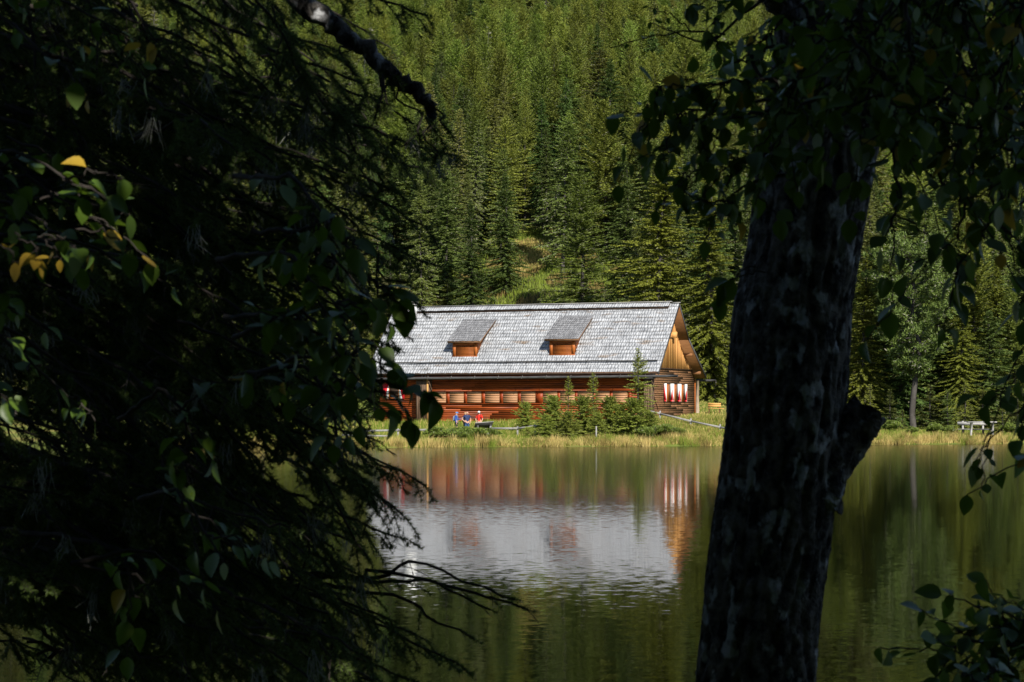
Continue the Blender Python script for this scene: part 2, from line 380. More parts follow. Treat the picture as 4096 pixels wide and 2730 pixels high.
def conifer_mesh(H, R, nbr, dens, base=.08, p=.85, droop=.30, el_top=35, el_bot=-12, twl=.75, tww=.085, hang=.45, grey=.06, seed=1, up=.0, open_=0.0, trunk_r=None):
    r = np.random.default_rng(seed)
    mb = MB()
    t = np.sort(base + (1 - base) * r.random(nbr) ** .85)
    rel = (t - base) / (1 - base)
    Lb = R * (1 - rel) ** p * r.uniform(.62, 1.12, nbr) + .02 * H * (1 - rel) + .12
    # uneven outline: some levels are thinner than others
    Lb *= 1 - .22 * (np.sin(rel * 23 + seed) > .55) - .18 * r.random(nbr) * (r.random(nbr) < .3)
    if open_: keep = r.random(nbr) > open_; t, rel, Lb = t[keep], rel[keep], Lb[keep]
    nb = len(t)
    az = np.arange(nb) * 2.399963 + r.normal(0, .35, nb)
    # no crown is a perfect cone: fuller and thinner sides, missing limbs, bulges
    q0, q1, q2 = r.uniform(0, 6.28, 3)
    Lb = Lb * (1 + .20 * np.sin(az + q0 + 2.5 * rel) + .16 * np.sin(9 * rel + q1) * np.sin(2 * az + q2)) * np.where(r.random(nb) < .12, r.uniform(.4, .7, nb), 1)
    el = np.radians(el_bot + (el_top - el_bot) * rel ** 1.3 + r.normal(0, 6, nb))
    cnt = np.maximum(4, (Lb * dens).astype(int)); bi = np.repeat(np.arange(nb), cnt)
    s = r.random(len(bi)) ** .75
    L = Lb[bi]; e = el[bi]; A = az[bi]
    rad = L * s * np.cos(e)
    zz = H * t[bi] + L * (s * np.sin(e) - droop * s ** 2 + .5 * droop * s ** 4)
    P = np.stack([rad * np.cos(A), rad * np.sin(A), zz], 1)
    fwd = np.stack([np.cos(A), np.sin(A), np.zeros_like(A)], 1)
    sd = np.stack([-np.sin(A), np.cos(A), np.zeros_like(A)], 1) * np.where(r.random(len(bi)) < .5, -1, 1)[:, None]
    th = np.radians(r.uniform(5, 80, len(bi)))
    D = fwd * np.cos(th)[:, None] + sd * np.sin(th)[:, None]
    D[:, 2] += np.sin(e) * .5 - hang * r.uniform(.3, 1.5, len(bi)) * (1 - rel[bi] * .7) + up
    D = unit(D + r.normal(0, .22, D.shape))
    k = (.45 + .55 * (L / (R + .1))) * (1.15 - .65 * s) * r.uniform(.6, 1.25, len(bi))
    m = (r.random(len(bi)) < grey * (1.3 - rel[bi]) * 1.2)
    wd = tww * r.uniform(.6, 1.3, len(bi)) * np.where(m, .38, 1) * (.6 + .4 * k)
    v, f = kites(P, D, twl * k * np.where(m, 1.25, 1), wd, r)
    mb.add(v, f, m.astype(int))
    # leader
    nl = 14; z0 = H * (1 - .05 * r.random(nl)); A = r.random(nl) * 6.28
    D = unit(np.stack([np.cos(A), np.sin(A), np.full(nl, .9)], 1)); P = np.stack([0 * z0, 0 * z0, z0 - .02 * H], 1)
    v, f = kites(P, D, np.full(nl, .018 * H + .06), np.full(nl, tww * .5), r); mb.add(v, f, 0)
    # trunk and the bare limbs
    tb = MB(); tr = trunk_r or (.008 * H + .03)
    zs = np.linspace(-.4, H * .97, 9); wob = r.normal(0, .004 * H, (9, 2)); wob[0] = 0
    tb.tube(np.c_[wob, zs], tr * (1 - (zs + .4) / (H + .4)) ** .8 + .015, 7)
    for i in range(0, nb, 3):
        ss = np.linspace(0, .8, 4)
        pts = np.stack([Lb[i] * ss * np.cos(el[i]) * np.cos(az[i]), Lb[i] * ss * np.cos(el[i]) * np.sin(az[i]),
                        H * t[i] + Lb[i] * (ss * np.sin(el[i]) - droop * ss ** 2 + .5 * droop * ss ** 4)], 1)
        tb.tube(pts, np.linspace(.022 * Lb[i] ** .5 + .006, .006, 4), 3, cap=False)
    return mb, tb


def pine_mesh(H, R, seed=3):
    r = np.random.default_rng(seed); mb = MB(); tb = MB()
    zs = np.linspace(-.4, H * .96, 9); wob = r.normal(0, .012 * H, (9, 2)); wob[0] = 0
    tb.tube(np.c_[wob, zs], .24 * (1 - (zs + .4) / (H + .4)) ** .7 + .02, 8)
    nb = 70
    for i in range(nb):
        rel = (i + r.random()) / nb; z = H * (.30 + .68 * rel); L = R * (math.sin(math.pi * min(1, .18 + .82 * (1 - rel) ** .8)) ** .7) * r.uniform(.6, 1.1) + .4
        A = i * 2.4 + r.normal(0, .3); e = math.radians(-8 + 45 * rel + r.normal(0, 8))
        tip = np.array([L * math.cos(e) * math.cos(A), L * math.cos(e) * math.sin(A), z + L * math.sin(e)])
        root = np.array([0, 0, z]); tb.tube([root, (root + tip) / 2 + [0, 0, -.15], tip], [.05, .035, .015], 4, cap=False)
        for c in range(int(5 + 5 * L)):
            s = r.uniform(.35, 1.05); ctr = root + (tip - root) * s + r.normal(0, .28, 3) * [1, 1, .7]
            n = 26; D = unit(r.normal(size=(n, 3)) + np.array([0, 0, .35]) + .5 * unit(tip - root))
            v, f = kites(np.repeat(ctr[None], n, 0) + r.normal(0, .08, (n, 3)), D, r.uniform(.2, .42, n), np.full(n, .045), r)
            mb.add(v, f, (r.random(n) < .07).astype(int))
    return mb, tb


def bush_mesh(W, Hh, n, twl, tww, seed, lumps=9):
    r = np.random.default_rng(seed); mb = MB(); tb = MB()
    c = np.stack([r.uniform(-W, W, lumps), r.uniform(-W * .5, W * .5, lumps), r.uniform(.15, .6, lumps) * Hh], 1)
    sz = r.uniform(.25, .55, lumps) * min(W, 1.2)
    k = r.integers(0, lumps, n); d = unit(r.normal(size=(n, 3))); d[:, 2] = np.abs(d[:, 2]) * .9 - .12
    P = c[k] + d * (sz[k] * r.uniform(.45, 1.0, n))[:, None] * [1.2, 1, .9]
    D = unit(d + r.normal(0, .45, (n, 3)) + [0, 0, .45])
    v, f = kites(P, D, r.uniform(.6, 1.3, n) * twl, r.uniform(.6, 1.3, n) * tww, r); mb.add(v, f, (r.random(n) < .05).astype(int))
    for q in c:
        for _ in range(3):
            tb.tube([[q[0] * .5 + r.normal(0, .1), q[1] * .5, -.25], q * [.8, .8, .6], q + r.normal(0, .15, 3)], [.022, .016, .006], 4, cap=False)
    return mb, tb


KIND = {}


def merged(a, b):
    m = MB(); m.v = a.v + b.v; m.n = a.n + b.n
    m.t = a.t + [x + a.n for x in b.t]; m.q = a.q + [x + a.n for x in b.q]
    m.tm = a.tm + [x * 0 + 2 for x in b.tm]; m.qm = a.qm + [x * 0 + 2 for x in b.qm]
    return m


def kind(name, tree, builder, needle, H):
    mb, tb = builder
    if name[:5] == 'shrub':
        KIND[name] = dict(tree=tree, crown=merged(mb, tb).mesh('juniper', [M[needle], M['lichen'], M['bark_far']]), H=H); return
    crown = mb.mesh(tree + '_crown', [M[needle], M['lichen']]); trunk = tb.mesh(tree + '_trunk', [M['bark_far']])
    KIND[name] = dict(tree=tree, crown=crown, trunk=trunk, H=H, src=(mb, tb, needle))


kind('spruce_dark', 'spruce_tree', conifer_mesh(22, 3.3, 330, 34, seed=11, grey=.04, droop=.30, p=.72, twl=0.62, tww=0.085, hang=0.55), 'needle_dark', 22)
kind('spruce_full', 'spruce_tree', conifer_mesh(20, 3.9, 420, 46, seed=12, grey=.03, droop=.30, hang=.35, base=.03, p=.75, twl=0.5, tww=0.07), 'needle_dark', 20)
kind('spruce_slim', 'spruce_tree', conifer_mesh(24, 2.6, 340, 38, seed=13, grey=.05, droop=.36, p=.55, twl=0.58, tww=0.08, hang=0.75), 'needle_dark', 24)
kind('spruce_olive', 'spruce_tree', conifer_mesh(22, 3.1, 330, 36, seed=14, droop=.34, p=.55, base=.08, twl=0.6, tww=0.08, hang=0.8, grey=0.12), 'needle_mid', 22)
kind('spruce_lichen', 'spruce_tree', conifer_mesh(22, 2.9, 310, 36, seed=15, droop=.40, p=.52, base=.10, open_=.08, twl=0.6, tww=0.078, hang=0.85, grey=0.26), 'needle_mid', 22)
kind('larch', 'larch_tree', conifer_mesh(23, 3.3, 380, 40, seed=16, grey=.04, droop=.12, hang=.2, p=.48, el_bot=0, el_top=50, up=.18, base=.12, twl=0.48, tww=0.062), 'needle_larch', 23)
kind('larch_broad', 'larch_tree', conifer_mesh(20, 3.8, 380, 38, seed=17, grey=.07, droop=.16, hang=.3, p=.5, el_bot=0, el_top=45, up=.1, base=.06, twl=0.48, tww=0.06), 'needle_larch', 20)
kind('spruce_yellow', 'spruce_tree', conifer_mesh(22, 4.0, 520, 62, seed=18, grey=.03, droop=.42, hang=.95, base=.02, p=.8, twl=0.42, tww=0.062), 'needle_yellow', 22)
kind('larch_grey', 'larch_tree', conifer_mesh(18, 3.6, 420, 54, seed=19, droop=.15, hang=.5, el_bot=0, el_top=40, up=.05, base=.04, tww=0.05, grey=0.16, open_=0.04, twl=0.42, p=0.42), 'needle_larch', 18)
kind('spruce_ragged', 'spruce_tree', conifer_mesh(21, 3.0, 300, 36, seed=41, grey=.15, droop=.40, hang=.75, p=.42, base=.14, open_=.14, twl=.6, tww=.08), 'needle_mid', 21)
kind('spruce_squat', 'spruce_tree', conifer_mesh(15, 3.4, 320, 34, seed=42, grey=.04, droop=.28, hang=.5, p=.62, base=.03, twl=.6, tww=.085), 'needle_dark', 15)
kind('larch_round', 'larch_tree', conifer_mesh(18, 4.0, 340, 38, seed=43, grey=.06, droop=.14, hang=.25, p=.36, el_bot=5, el_top=60, up=.16, base=.14, twl=.48, tww=.062), 'needle_larch', 18)
kind('snag', 'spruce_tree', conifer_mesh(17, 1.9, 120, 22, seed=20, grey=3.0, droop=.35, hang=.5, p=.6, base=.1, open_=.2, twl=.6, tww=.07, trunk_r=.2), 'needle_mid', 17)
kind('pine', 'pine_tree', pine_mesh(16, 3.6), 'needle_blue', 16)
kind('young', 'spruce_tree', conifer_mesh(5, 1.35, 120, 40, seed=21, grey=.03, droop=.15, hang=.2, twl=.34, tww=.040, base=.01, p=.9, el_top=45), 'needle_mid', 5)
kind('young_dark', 'spruce_tree', conifer_mesh(6, 1.5, 130, 40, seed=22, grey=.03, droop=.18, hang=.3, twl=.36, tww=.042, base=.01, p=.8, el_top=45), 'needle_dark', 6)
kind('sapling', 'spruce_tree', conifer_mesh(5, 1.25, 170, 70, seed=23, grey=.04, droop=.10, hang=.15, twl=.24, tww=.024, base=.02, p=.85, el_top=40, trunk_r=.05), 'needle_young', 5)
kind('sapling_wide', 'spruce_tree', conifer_mesh(3, 1.7, 210, 70, seed=24, grey=.04, droop=.10, hang=.15, twl=.28, tww=.030, base=.01, p=.5, el_top=50, trunk_r=.05), 'needle_young', 3)
kind('shrub', 'juniper_shrub', bush_mesh(1.4, 1.1, 5200, .22, .034, 31), 'bush', 1.0)
kind('shrub_round', 'juniper_shrub', bush_mesh(.9, 1.2, 4200, .20, .032, 32, 6), 'bush', 1.0)


def plant(kd, x, y, h=None, wid=1.0, rz=None, label=None, cat=None, group=None, dz=0):
    K = KIND[kd]
    e = empty(K['tree'], (x, y, float(ground_z(x, y)) + dz), rng.uniform(0, 6.28) if rz is None else rz)
    s = (h / K['H']) if h else 1.0
    e.scale = (s * wid, s * wid, s)
    if h and h > 8: e.rotation_euler = (rng.normal(0, .022), rng.normal(0, .022), e.rotation_euler[2])
    for nm in ('crown',) if kd[:5] == 'shrub' else ('trunk', 'crown'):
        o = bpy.data.objects.new(nm if kd[:5] != 'shrub' else 'foliage', K[nm]); COL.objects.link(o); o.parent = e
    tag(e, label, cat or ('shrub' if kd[:5] == 'shrub' else 'tree'), group)
    return e


def key(kd, px, pytop, Y, wid=1.0, **kw):
    x = (px - 2048) / F * Y; g = float(ground_z(x, Y))
    h = CAM_H - (pytop - HORIZON) / F * Y - g
    USED.append((x, Y, max(1.6, .16 * h)))
    return plant(kd, x, Y, h, wid, **kw)


USED = []
# trees one can tell apart behind the lodge
key('spruce_yellow', 2610, 500, 186, 1.3, label='big yellow green spruce with hanging branches right behind the lodge gable', group=None)
key('spruce_yellow', 2850, 640, 184, 1.25, label='drooping yellow green spruce between the lodge gable and the leaning trunk')
key('spruce_dark', 2490, 640, 206, 1.15, label='dark spruce squeezed in left of the big yellow green spruce')
key('larch_grey', 2335, 690, 205, 1.5, label='pale grey green larch with bare silvery twigs rising above the right dormer')
key('spruce_full', 2030, 690, 222, 1.25, label='dense dark green spruce left of the yellow grass clearing')
key('spruce_full', 1890, 800, 214, 1.15, label='dark spruce above the left dormer, left of the dense dark one')
key('spruce_dark', 1790, 620, 222, 1.2, label='tall dark spruce above the left half of the roof')
key('spruce_olive', 1690, 700, 212, 1.0, label='olive spruce behind the chimney')
key('spruce_slim', 2120, 900, 257, .9, label='slim small spruce at the top edge of the yellow clearing')
for px, py, Y, kd in ((1640, 1010, 190, 'young_dark'), (1745, 960, 196, 'young_dark'), (1840, 1030, 194, 'young'), (1930, 1090, 192, 'young_dark'),
                      (1985, 1130, 190, 'young'), (1700, 1110, 186, 'young'), (1790, 1120, 187, 'young'), (1880, 1150, 186, 'young'),
                      (2245, 1080, 190, 'young_dark'), (2270, 1120, 188, 'young'), (2180, 1150, 186, 'young'), (2395, 1010, 190, 'young_dark'),
                      (2450, 1060, 189, 'young'), (1600, 1060, 188, 'young'), (1560, 980, 192, 'young_dark'), (2320, 1140, 186, 'young'), (2070, 1090, 193, 'young_dark'), (2095, 1130, 190, 'young'), (2195, 1085, 194, 'young_dark'), (2215, 1125, 190, 'young'), (2045, 1140, 188, 'young'), (2150, 1158, 187, 'young')):
    key(kd, px, py, Y + 33, 1.5 if kd == 'young' else 1.25, label='young green spruce growing close behind the lodge roof ridge', group='young spruces behind the roof')
for px, py, Y in ((2060, 1150, 224), (2110, 1165, 222), (1950, 1160, 224), (2010, 1170, 223), (2085, 1120, 229), (2150, 1150, 224), (2190, 1130, 227), (2040, 1110, 230), (2130, 1180, 220), (2180, 1178, 220), (2075, 1180, 219), (1975, 1185, 219), (2230, 1170, 221)):
    x = (px - 2048) / F * Y; g = float(ground_z(x, Y))
    plant('shrub_round', x, Y, CAM_H - (py - HORIZON) / F * Y - g, .5, label='rounded light green bush peeping over the roof ridge', group='bushes behind the roof ridge')
# right bank
key('pine', 3655, 1000, 168, 1.15, label='blue green pine with a bare grey trunk on the right shore')
key('spruce_yellow', 3450, 1010, 171, 1.25, label='yellow green spruce with lichen twigs just right of the leaning trunk')
key('spruce_yellow', 3840, 1120, 172, 1.2, label='bushy yellow green spruce behind the picnic table')
key('spruce_olive', 3760, 960, 178, 1.4, label='olive spruce with pale hanging lichen behind the pine')
key('larch_grey', 3560, 960, 178, 1.3, label='grey twigged larch behind the pine on the right shore')
key('spruce_yellow', 3990, 1040, 176, 1.2, label='yellow green spruce right of the picnic table')
key('spruce_dark', 4080, 800, 182, 1.0, label='tall dark spruce at the right end of the far shore')
key('spruce_dark', 3370, 820, 182, 1.0, label='dark spruce hidden partly by the leaning trunk')
for px, py, Y in ((3560, 1560, 167), (3720, 1540, 168), (3610, 1640, 165.5), (3860, 1540, 167), (3930, 1560, 169), (4010, 1600, 166), (3420, 1600, 167), (3680, 1620, 169), (4070, 1560, 168), (3350, 1580, 168)):
    key('young', px, py, Y, 1.5, label='low yellow green young spruce at the foot of the tall conifers on the right shore', group='low young spruces on the right shore')
key('young', 3790, 1560, 166, 1.3, label='low young spruce left of the picnic table')
key('young', 3480, 1540, 167, 1.2, label='low young spruce left of the blue green pine')
key('spruce_dark', 3200, 700, 184, 1.0, label='dark spruce behind the leaning trunk')
key('spruce_olive', 3050, 640, 188, 1.0, label='olive spruce left of the leaning trunk on the far shore')
for px, py, Y, kd in ((3360, 980, 176, 'larch_round'), (3500, 930, 180, 'spruce_ragged'), (3600, 1120, 174, 'spruce_squat'), (3700, 1080, 176, 'larch_broad'), (3790, 1180, 175, 'spruce_squat'), (3900, 960, 181, 'larch_round'), (3960, 1240, 172, 'spruce_squat'), (4060, 1150, 175, 'larch_broad')):
    key(kd, px, py, Y, 1.3, label='sunlit bright green conifer in the row behind the right shore', group='sunlit conifers behind the right shore')
for px, py, Y in ((3430, 1688, 162), (3500, 1700, 161.5), (3570, 1682, 163), (3650, 1706, 161), (3740, 1690, 163), (3800, 1702, 162), (4040, 1690, 163)):
    x = (px - 2048) / F * Y
    plant('shrub_round', x, Y, CAM_H - (py - HORIZON) / F * Y - float(ground_z(x, Y)), 1.0, label='low green bush at the foot of the conifers on the right shore', group='low bushes on the right shore')
# left bank, glimpsed through the near branches
for px, py, Y, kd in ((1420, 900, 182, 'spruce_olive'), (1300, 820, 180, 'larch'), (1180, 700, 186, 'spruce_yellow'), (1050, 840, 178, 'larch_broad'),
                      (900, 760, 183, 'spruce_olive'), (760, 800, 180, 'spruce_dark'), (600, 760, 178, 'larch'), (430, 700, 180, 'spruce_olive'), (240, 760, 178, 'spruce_dark'), (60, 700, 180, 'spruce_olive')):
    key(kd, px, py, Y, 1.0, label='tall conifer left of the lodge seen through gaps in the near branches', group='conifers left of the lodge')
key('young_dark', 1498, 1430, 171, 1.0, label='young dark spruce standing against the left end of the lodge')
key('spruce_yellow', 1500, 1180, 176, .8, label='yellow green spruce beside the left gable of the lodge')

# young spruces and bushes in front of the lodge
for kd, px, py, Y, wd, lab in (
        ('sapling', 2552, 1397, 152.5, 1.0, 'tallest slender young spruce in front of the lodge, reaching above the eave'),
        ('sapling', 2373, 1492, 152, 1.0, 'slender young spruce in front of the lodge, second in height'),
        ('sapling', 2273, 1508, 152.5, .85, 'young spruce with a long bare leader in front of the pale boards'),
        ('sapling_wide', 2215, 1588, 150.5, .72, 'bushy young spruce at the left edge of the thicket'),
        ('sapling_wide', 2330, 1590, 151, .70, 'broad dark green young spruce between the two slender ones'),
        ('sapling_wide', 2440, 1590, 151, .72, 'broad young spruce left of the tallest slender one'),
        ('sapling_wide', 2530, 1600, 150, .85, 'wide light green young spruce at the foot of the tallest one'),
        ('sapling_wide', 2475, 1620, 150, .6, 'low dense young spruce in the middle of the thicket'),
        ('sapling_wide', 2270, 1650, 148.6, .75, 'low spruce bush at the front of the thicket by the reeds'),
        ('sapling_wide', 2185, 1660, 149, .8, 'dark low spruce bush at the end of the rail fence'),
        ('sapling_wide', 2395, 1655, 149, .75, 'low green spruce bush behind the lone stake'),
        ('sapling_wide', 2600, 1655, 150, .8, 'low green spruce bush at the right edge of the thicket'),
        ('sapling_wide', 2105, 1612, 156, .62, 'small bright green spruce standing close to the lodge wall')):
    key(kd, px, py, Y, wd * (1.5 if kd == 'sapling_wide' else 1.15), label=lab)
for px, py, Y, kd, sc in ((1800, 1712, 149, 'shrub', .75), (1900, 1716, 148.6, 'shrub', .75), (1850, 1706, 150.5, 'shrub_round', .7), (1760, 1722, 149, 'shrub_round', .7), (1950, 1716, 149.5, 'shrub_round', .7), (1850, 1728, 147.6, 'shrub', .6)):
    x = (px - 2048) / F * Y
    plant(kd, x, Y, CAM_H - (py - HORIZON) / F * Y - float(ground_z(x, Y)) , 1.0 / sc, label='low juniper bush on the bank below the three visitors', group='juniper bushes below the visitors')
for px, py, Y in ((2640, 1700, 150), (2680, 1712, 149.5), (2590, 1706, 149)):
    x = (px - 2048) / F * Y
    plant('shrub', x, Y, CAM_H - (py - HORIZON) / F * Y - float(ground_z(x, Y)), 1.0, label='low spreading green bush on the bank in front of the gable fence', group='low bushes below the gable')

# the hillside: the nearest trees are individuals, the wood beyond them is one mass
cand = []
Y = 178.0
while Y < 860:
    sp = 4.9 if Y < 300 else 4.5 if Y < 500 else 5.2
    half = .285 * Y + 8
    for x in np.arange(-half, half, sp):
        xx = x + rng.uniform(-.42, .42) * sp; yy = Y + rng.uniform(-.42, .42) * sp
        if yy - house_line(xx) < 15: continue
        if -15 < xx < 12.5 and yy < 224: continue                       # yard behind the lodge
        if abs(xx - 2.4) < 2.7 and yy < 246: continue   # the yellow clearing
        if 12 < xx < 30 and yy < 190: continue
        if any((xx - a) ** 2 + (yy - b) ** 2 < c * c for a, b, c in USED): continue
        cand.append((xx, yy))
    Y += sp * .9
cand.sort(key=lambda c: c[1])
cand = np.array(cand)
ZN = np.sin(cand[:, 0] * .035 + 1.1) + np.sin(cand[:, 1] * .022 + cand[:, 0] * .02 + .5) + rng.normal(0, .75, len(cand))
higher = np.interp(cand[:, 1], [200, 300, 420, 650], [-.9, -.5, .45, .8])
sel = np.where(ZN + higher > .55, 0, 1)          # larch stands lie higher up
kinds_l = ['larch', 'larch_broad', 'larch_round', 'larch_round']; kinds_s = ['spruce_dark', 'spruce_olive', 'spruce_slim', 'spruce_lichen', 'spruce_full', 'spruce_ragged', 'spruce_lichen', 'spruce_squat', 'spruce_ragged', 'larch_broad']
pick = [kinds_l[rng.integers(len(kinds_l))] if s == 0 else kinds_s[rng.integers(len(kinds_s))] for s in sel]
pick = ['snag' if r_ < .022 and c_[1] > 275 else p_ for p_, r_, c_ in zip(pick, rng.random(len(pick)), cand)]
hts = (9.5 + 12 * rng.beta(2.0, 2.0, len(cand))) * np.interp(cand[:, 1], [180, 260, 700], [.82, 1.0, .92])
wds = rng.uniform(.8, 1.35, len(cand))
LAB = {'larch': ('bright green slender larch on the lower hillside behind the lodge', 'slender larches on the lower hillside'),
       'larch_broad': ('bright green broad larch on the lower hillside behind the lodge', 'broad larches on the lower hillside'),
       'spruce_dark': ('dark green conical spruce on the lower hillside behind the lodge', 'dark spruces on the lower hillside'),
       'spruce_full': ('dark green broad spruce branched to the ground on the lower hillside', 'broad spruces on the lower hillside'),
       'spruce_slim': ('dark green narrow spruce on the lower hillside behind the lodge', 'narrow spruces on the lower hillside'),
       'spruce_olive': ('olive green spruce with drooping sprays on the lower hillside', 'olive spruces on the lower hillside'),
       'spruce_ragged': ('ragged olive spruce with thin gappy crown on the lower hillside', 'ragged spruces on the lower hillside'),
       'spruce_squat': ('squat dark green spruce between taller trees on the lower hillside', 'squat spruces on the lower hillside'),
       'larch_round': ('bright green larch with a rounded top on the lower hillside', 'round topped larches on the lower hillside'),
       'snag': ('dead grey spruce standing bare among the trees of the lower hillside', 'dead grey spruces on the lower hillside'),
       'spruce_lichen': ('spruce hung with pale grey lichen on the lower hillside', 'lichen hung spruces on the lower hillside')}
inview = np.abs(cand[:, 0]) < .262 * cand[:, 1] + 3
idx = np.where(inview)[0][:225]
near = np.zeros(len(cand), bool); near[idx] = True
for i in idx:
    lab, grp = LAB[pick[i]]
    plant(pick[i], cand[i, 0], cand[i, 1], hts[i], wds[i], label=lab, group=grp)


def scatter(name, pts, hs, ws, kds, label):
    """one mass of trees nobody could count: points carrying merged tree meshes"""
    names = sorted(set(kds)); c = bpy.data.collections.new(name + ' kinds')
    for k_i, nm in enumerate(names):
        mb_, tb_, needle = KIND[nm]['src']
        m2 = merged(mb_, tb_)
        o = bpy.data.objects.new('%02d_conifer' % k_i, m2.mesh(nm, [M[needle], M['lichen'], M['bark_far']])); c.objects.link(o)
    me = bpy.data.meshes.new(name); me.vertices.add(len(pts))
    z = ground_z(pts[:, 0], pts[:, 1])
    me.vertices.foreach_set('co', np.c_[pts, z].astype(np.float32).ravel())
    s = np.array([h / KIND[k_]['H'] for h, k_ in zip(hs, kds)])
    for an, ty, fld, val in (('tree_scale', 'FLOAT_VECTOR', 'vector', np.c_[s * ws, s * ws, s]), ('tree_turn', 'FLOAT_VECTOR', 'vector', np.c_[rng.normal(0, .025, len(s)), rng.normal(0, .025, len(s)), rng.uniform(0, 6.28, len(s))]),
                             ('tree_kind', 'INT', 'value', np.array([names.index(k_) for k_ in kds]))):
        at_ = me.attributes.new(an, ty, 'POINT'); at_.data.foreach_set(fld, val.astype(np.float32 if ty != 'INT' else np.int32).ravel())
    me.update()
    o = bpy.data.objects.new(name, me); COL.objects.link(o)
    ng = bpy.data.node_groups.new(name, 'GeometryNodeTree')
    ng.interface.new_socket('Geometry', in_out='INPUT', socket_type='NodeSocketGeometry'); ng.interface.new_socket('Geometry', in_out='OUTPUT', socket_type='NodeSocketGeometry')
    N = ng.nodes; L = ng.links
    gi = N.new('NodeGroupInput'); go = N.new('NodeGroupOutput'); ip = N.new('GeometryNodeInstanceOnPoints'); ci = N.new('GeometryNodeCollectionInfo')
    ci.inputs['Collection'].default_value = c; ci.inputs['Separate Children'].default_value = True; ci.inputs['Reset Children'].default_value = True
    ip.inputs['Pick Instance'].default_value = True

    def named(an, ty):
        n_ = N.new('GeometryNodeInputNamedAttribute'); n_.data_type = ty; n_.inputs[0].default_value = an; return n_.outputs[0]
    e2r = N.new('FunctionNodeEulerToRotation')
    L.new(gi.outputs[0], ip.inputs['Points']); L.new(ci.outputs[0], ip.inputs['Instance']); L.new(named('tree_kind', 'INT'), ip.inputs['Instance Index'])
    L.new(named('tree_turn', 'FLOAT_VECTOR'), e2r.inputs[0]); L.new(e2r.outputs[0], ip.inputs['Rotation']); L.new(named('tree_scale', 'FLOAT_VECTOR'), ip.inputs['Scale'])
    L.new(ip.outputs[0], go.inputs[0])
    md = o.modifiers.new('trees', 'NODES'); md.node_group = ng
    tag(o, label, 'woods', kind='stuff')
    return o


rest = ~near
scatter('mountain_forest', cand[rest], hts[rest], wds[rest], [p_ for p_, r_ in zip(pick, rest) if r_], 'mixed spruce and larch forest covering the upper hillside')
# the wood on the near shore, behind and beside the viewer: it is what keeps the foreground in shade
pts = []; wr_ = np.random.default_rng(5)
for y_ in np.arange(-34, -3.5, 3.6):
    for x_ in np.arange(-26, 34, 3.9):
        pts.append((x_ + wr_.uniform(-1.2, 1.2), y_ + wr_.uniform(-1.0, 1.0)))
pts = np.array([p_ for p_ in pts if not (abs(p_[0]) < 2.0 and p_[1] > -5)])
# trees left out along the sun ray shape one shaft onto the left leaves
TGT = at(430, 960, 4.5); tt_ = (TGT[1] - pts[:, 1]) / SUN_D[1]
pts = pts[np.abs(TGT[0] - SUN_D[0] * tt_ - pts[:, 0]) > np.where(tt_ * -SUN_D[2] < 23, 2.2, 0)]
SHADE_KINDS = ['spruce_full', 'spruce_dark', 'spruce_full']
scatter('shore_woods', pts, wr_.uniform(19, 25, len(pts)), wr_.uniform(1.0, 1.2, len(pts)), [SHADE_KINDS[wr_.integers(3)] for _ in pts], 'dense spruce wood on the near shore behind the viewer')
# ------------------------------------------------------------------ the lodge
TH = math.radians(21.5); HC = np.array([11.31, 160.0]); G0 = 1.55     # right front corner of the walls, ground level there
ct, st = math.cos(TH), math.sin(TH)
WD = 12.16; LX = -24.2; GR = .83; XL = -25.0                            # depth, left end of walls, gable overhang, left roof end
EV, EZ, RV, RZ, KV, KZ, BV, BZ = -1.1, 5.73, 4.63, 11.46, 7.38, 8.64, 12.66, 5.52


def hx(px, v):
    """photo column -> local x on the plane y = v"""
    k = (px - 2048) / F
    return -(HC[0] + st * v - k * (HC[1] + ct * v)) / (ct + st * k)


def hz(py, x, v):
    Y = HC[1] - st * x + ct * v
    return CAM_H - (py - HORIZON) / F * Y


def roof_z(v):
    return np.interp(v, [EV, RV, KV, BV], [EZ, RZ, KZ, BZ])


lodge = empty('wooden_lodge', (HC[0], HC[1], G0), -TH)
tag(lodge, 'long wooden lodge with grey shingle roof and two dormers across the lake', 'lodge')


class HB(MB):
    def build(self, name, mats, parent=None, smooth=False):
        self.v = [v - np.array([0, 0, G0]) for v in self.v]
        return super().build(name, mats, parent if parent is not None else lodge, smooth)


# core walls: one closed shell behind the cladding
mb = HB(); prof = [(.04, 1.2), (WD - .04, 1.2), (WD - .04, roof_z(WD) - .22), (KV, KZ - .22), (RV, RZ - .25), (.04, roof_z(.04) - .22)]
n = len(prof); x0, x1 = LX, -.07
v = [(x0, a, b) for a, b in prof] + [(x1, a, b) for a, b in prof]
mb.add(v, [list(range(n)), list(range(2 * n - 1, n - 1, -1))] + [[i, (i + 1) % n + 0, (i + 1) % n + n, i + n] for i in range(n)])
mb.build('wall', M['wood_dark'])


def planks(mb, x0, x1, z0, z1, y, pitch, out, seed, seg=(2.5, 5.5), axis='x'):
    r = np.random.default_rng(seed); z = z0
    while z < z1 - .02:
        zt = min(z + pitch, z1); x = x0
        while x < x1 - .01:
            xe = min(x1, x + r.uniform(*seg));  xe = x1 if x1 - xe < .6 else xe
            o = out * r.uniform(.75, 1.15)
            # the lower edge stands proud of the plank below
            mb.hexa([[x + .004, y - o, z + .012], [xe - .004, y - o, z + .012], [xe - .004, y, z + .012], [x + .004, y, z + .012],
                     [x + .004, y - o * .35, zt - .004], [xe - .004, y - o * .35, zt - .004], [xe - .004, y, zt - .004], [x + .004, y, zt - .004]])
            x = xe
        z = zt


mb = HB(); planks(mb, LX, -.12, 1.35, 6.45, .03, .175, .042, 5, seg=(6, 12)); mb.build('front_cladding', M['plank_red'])

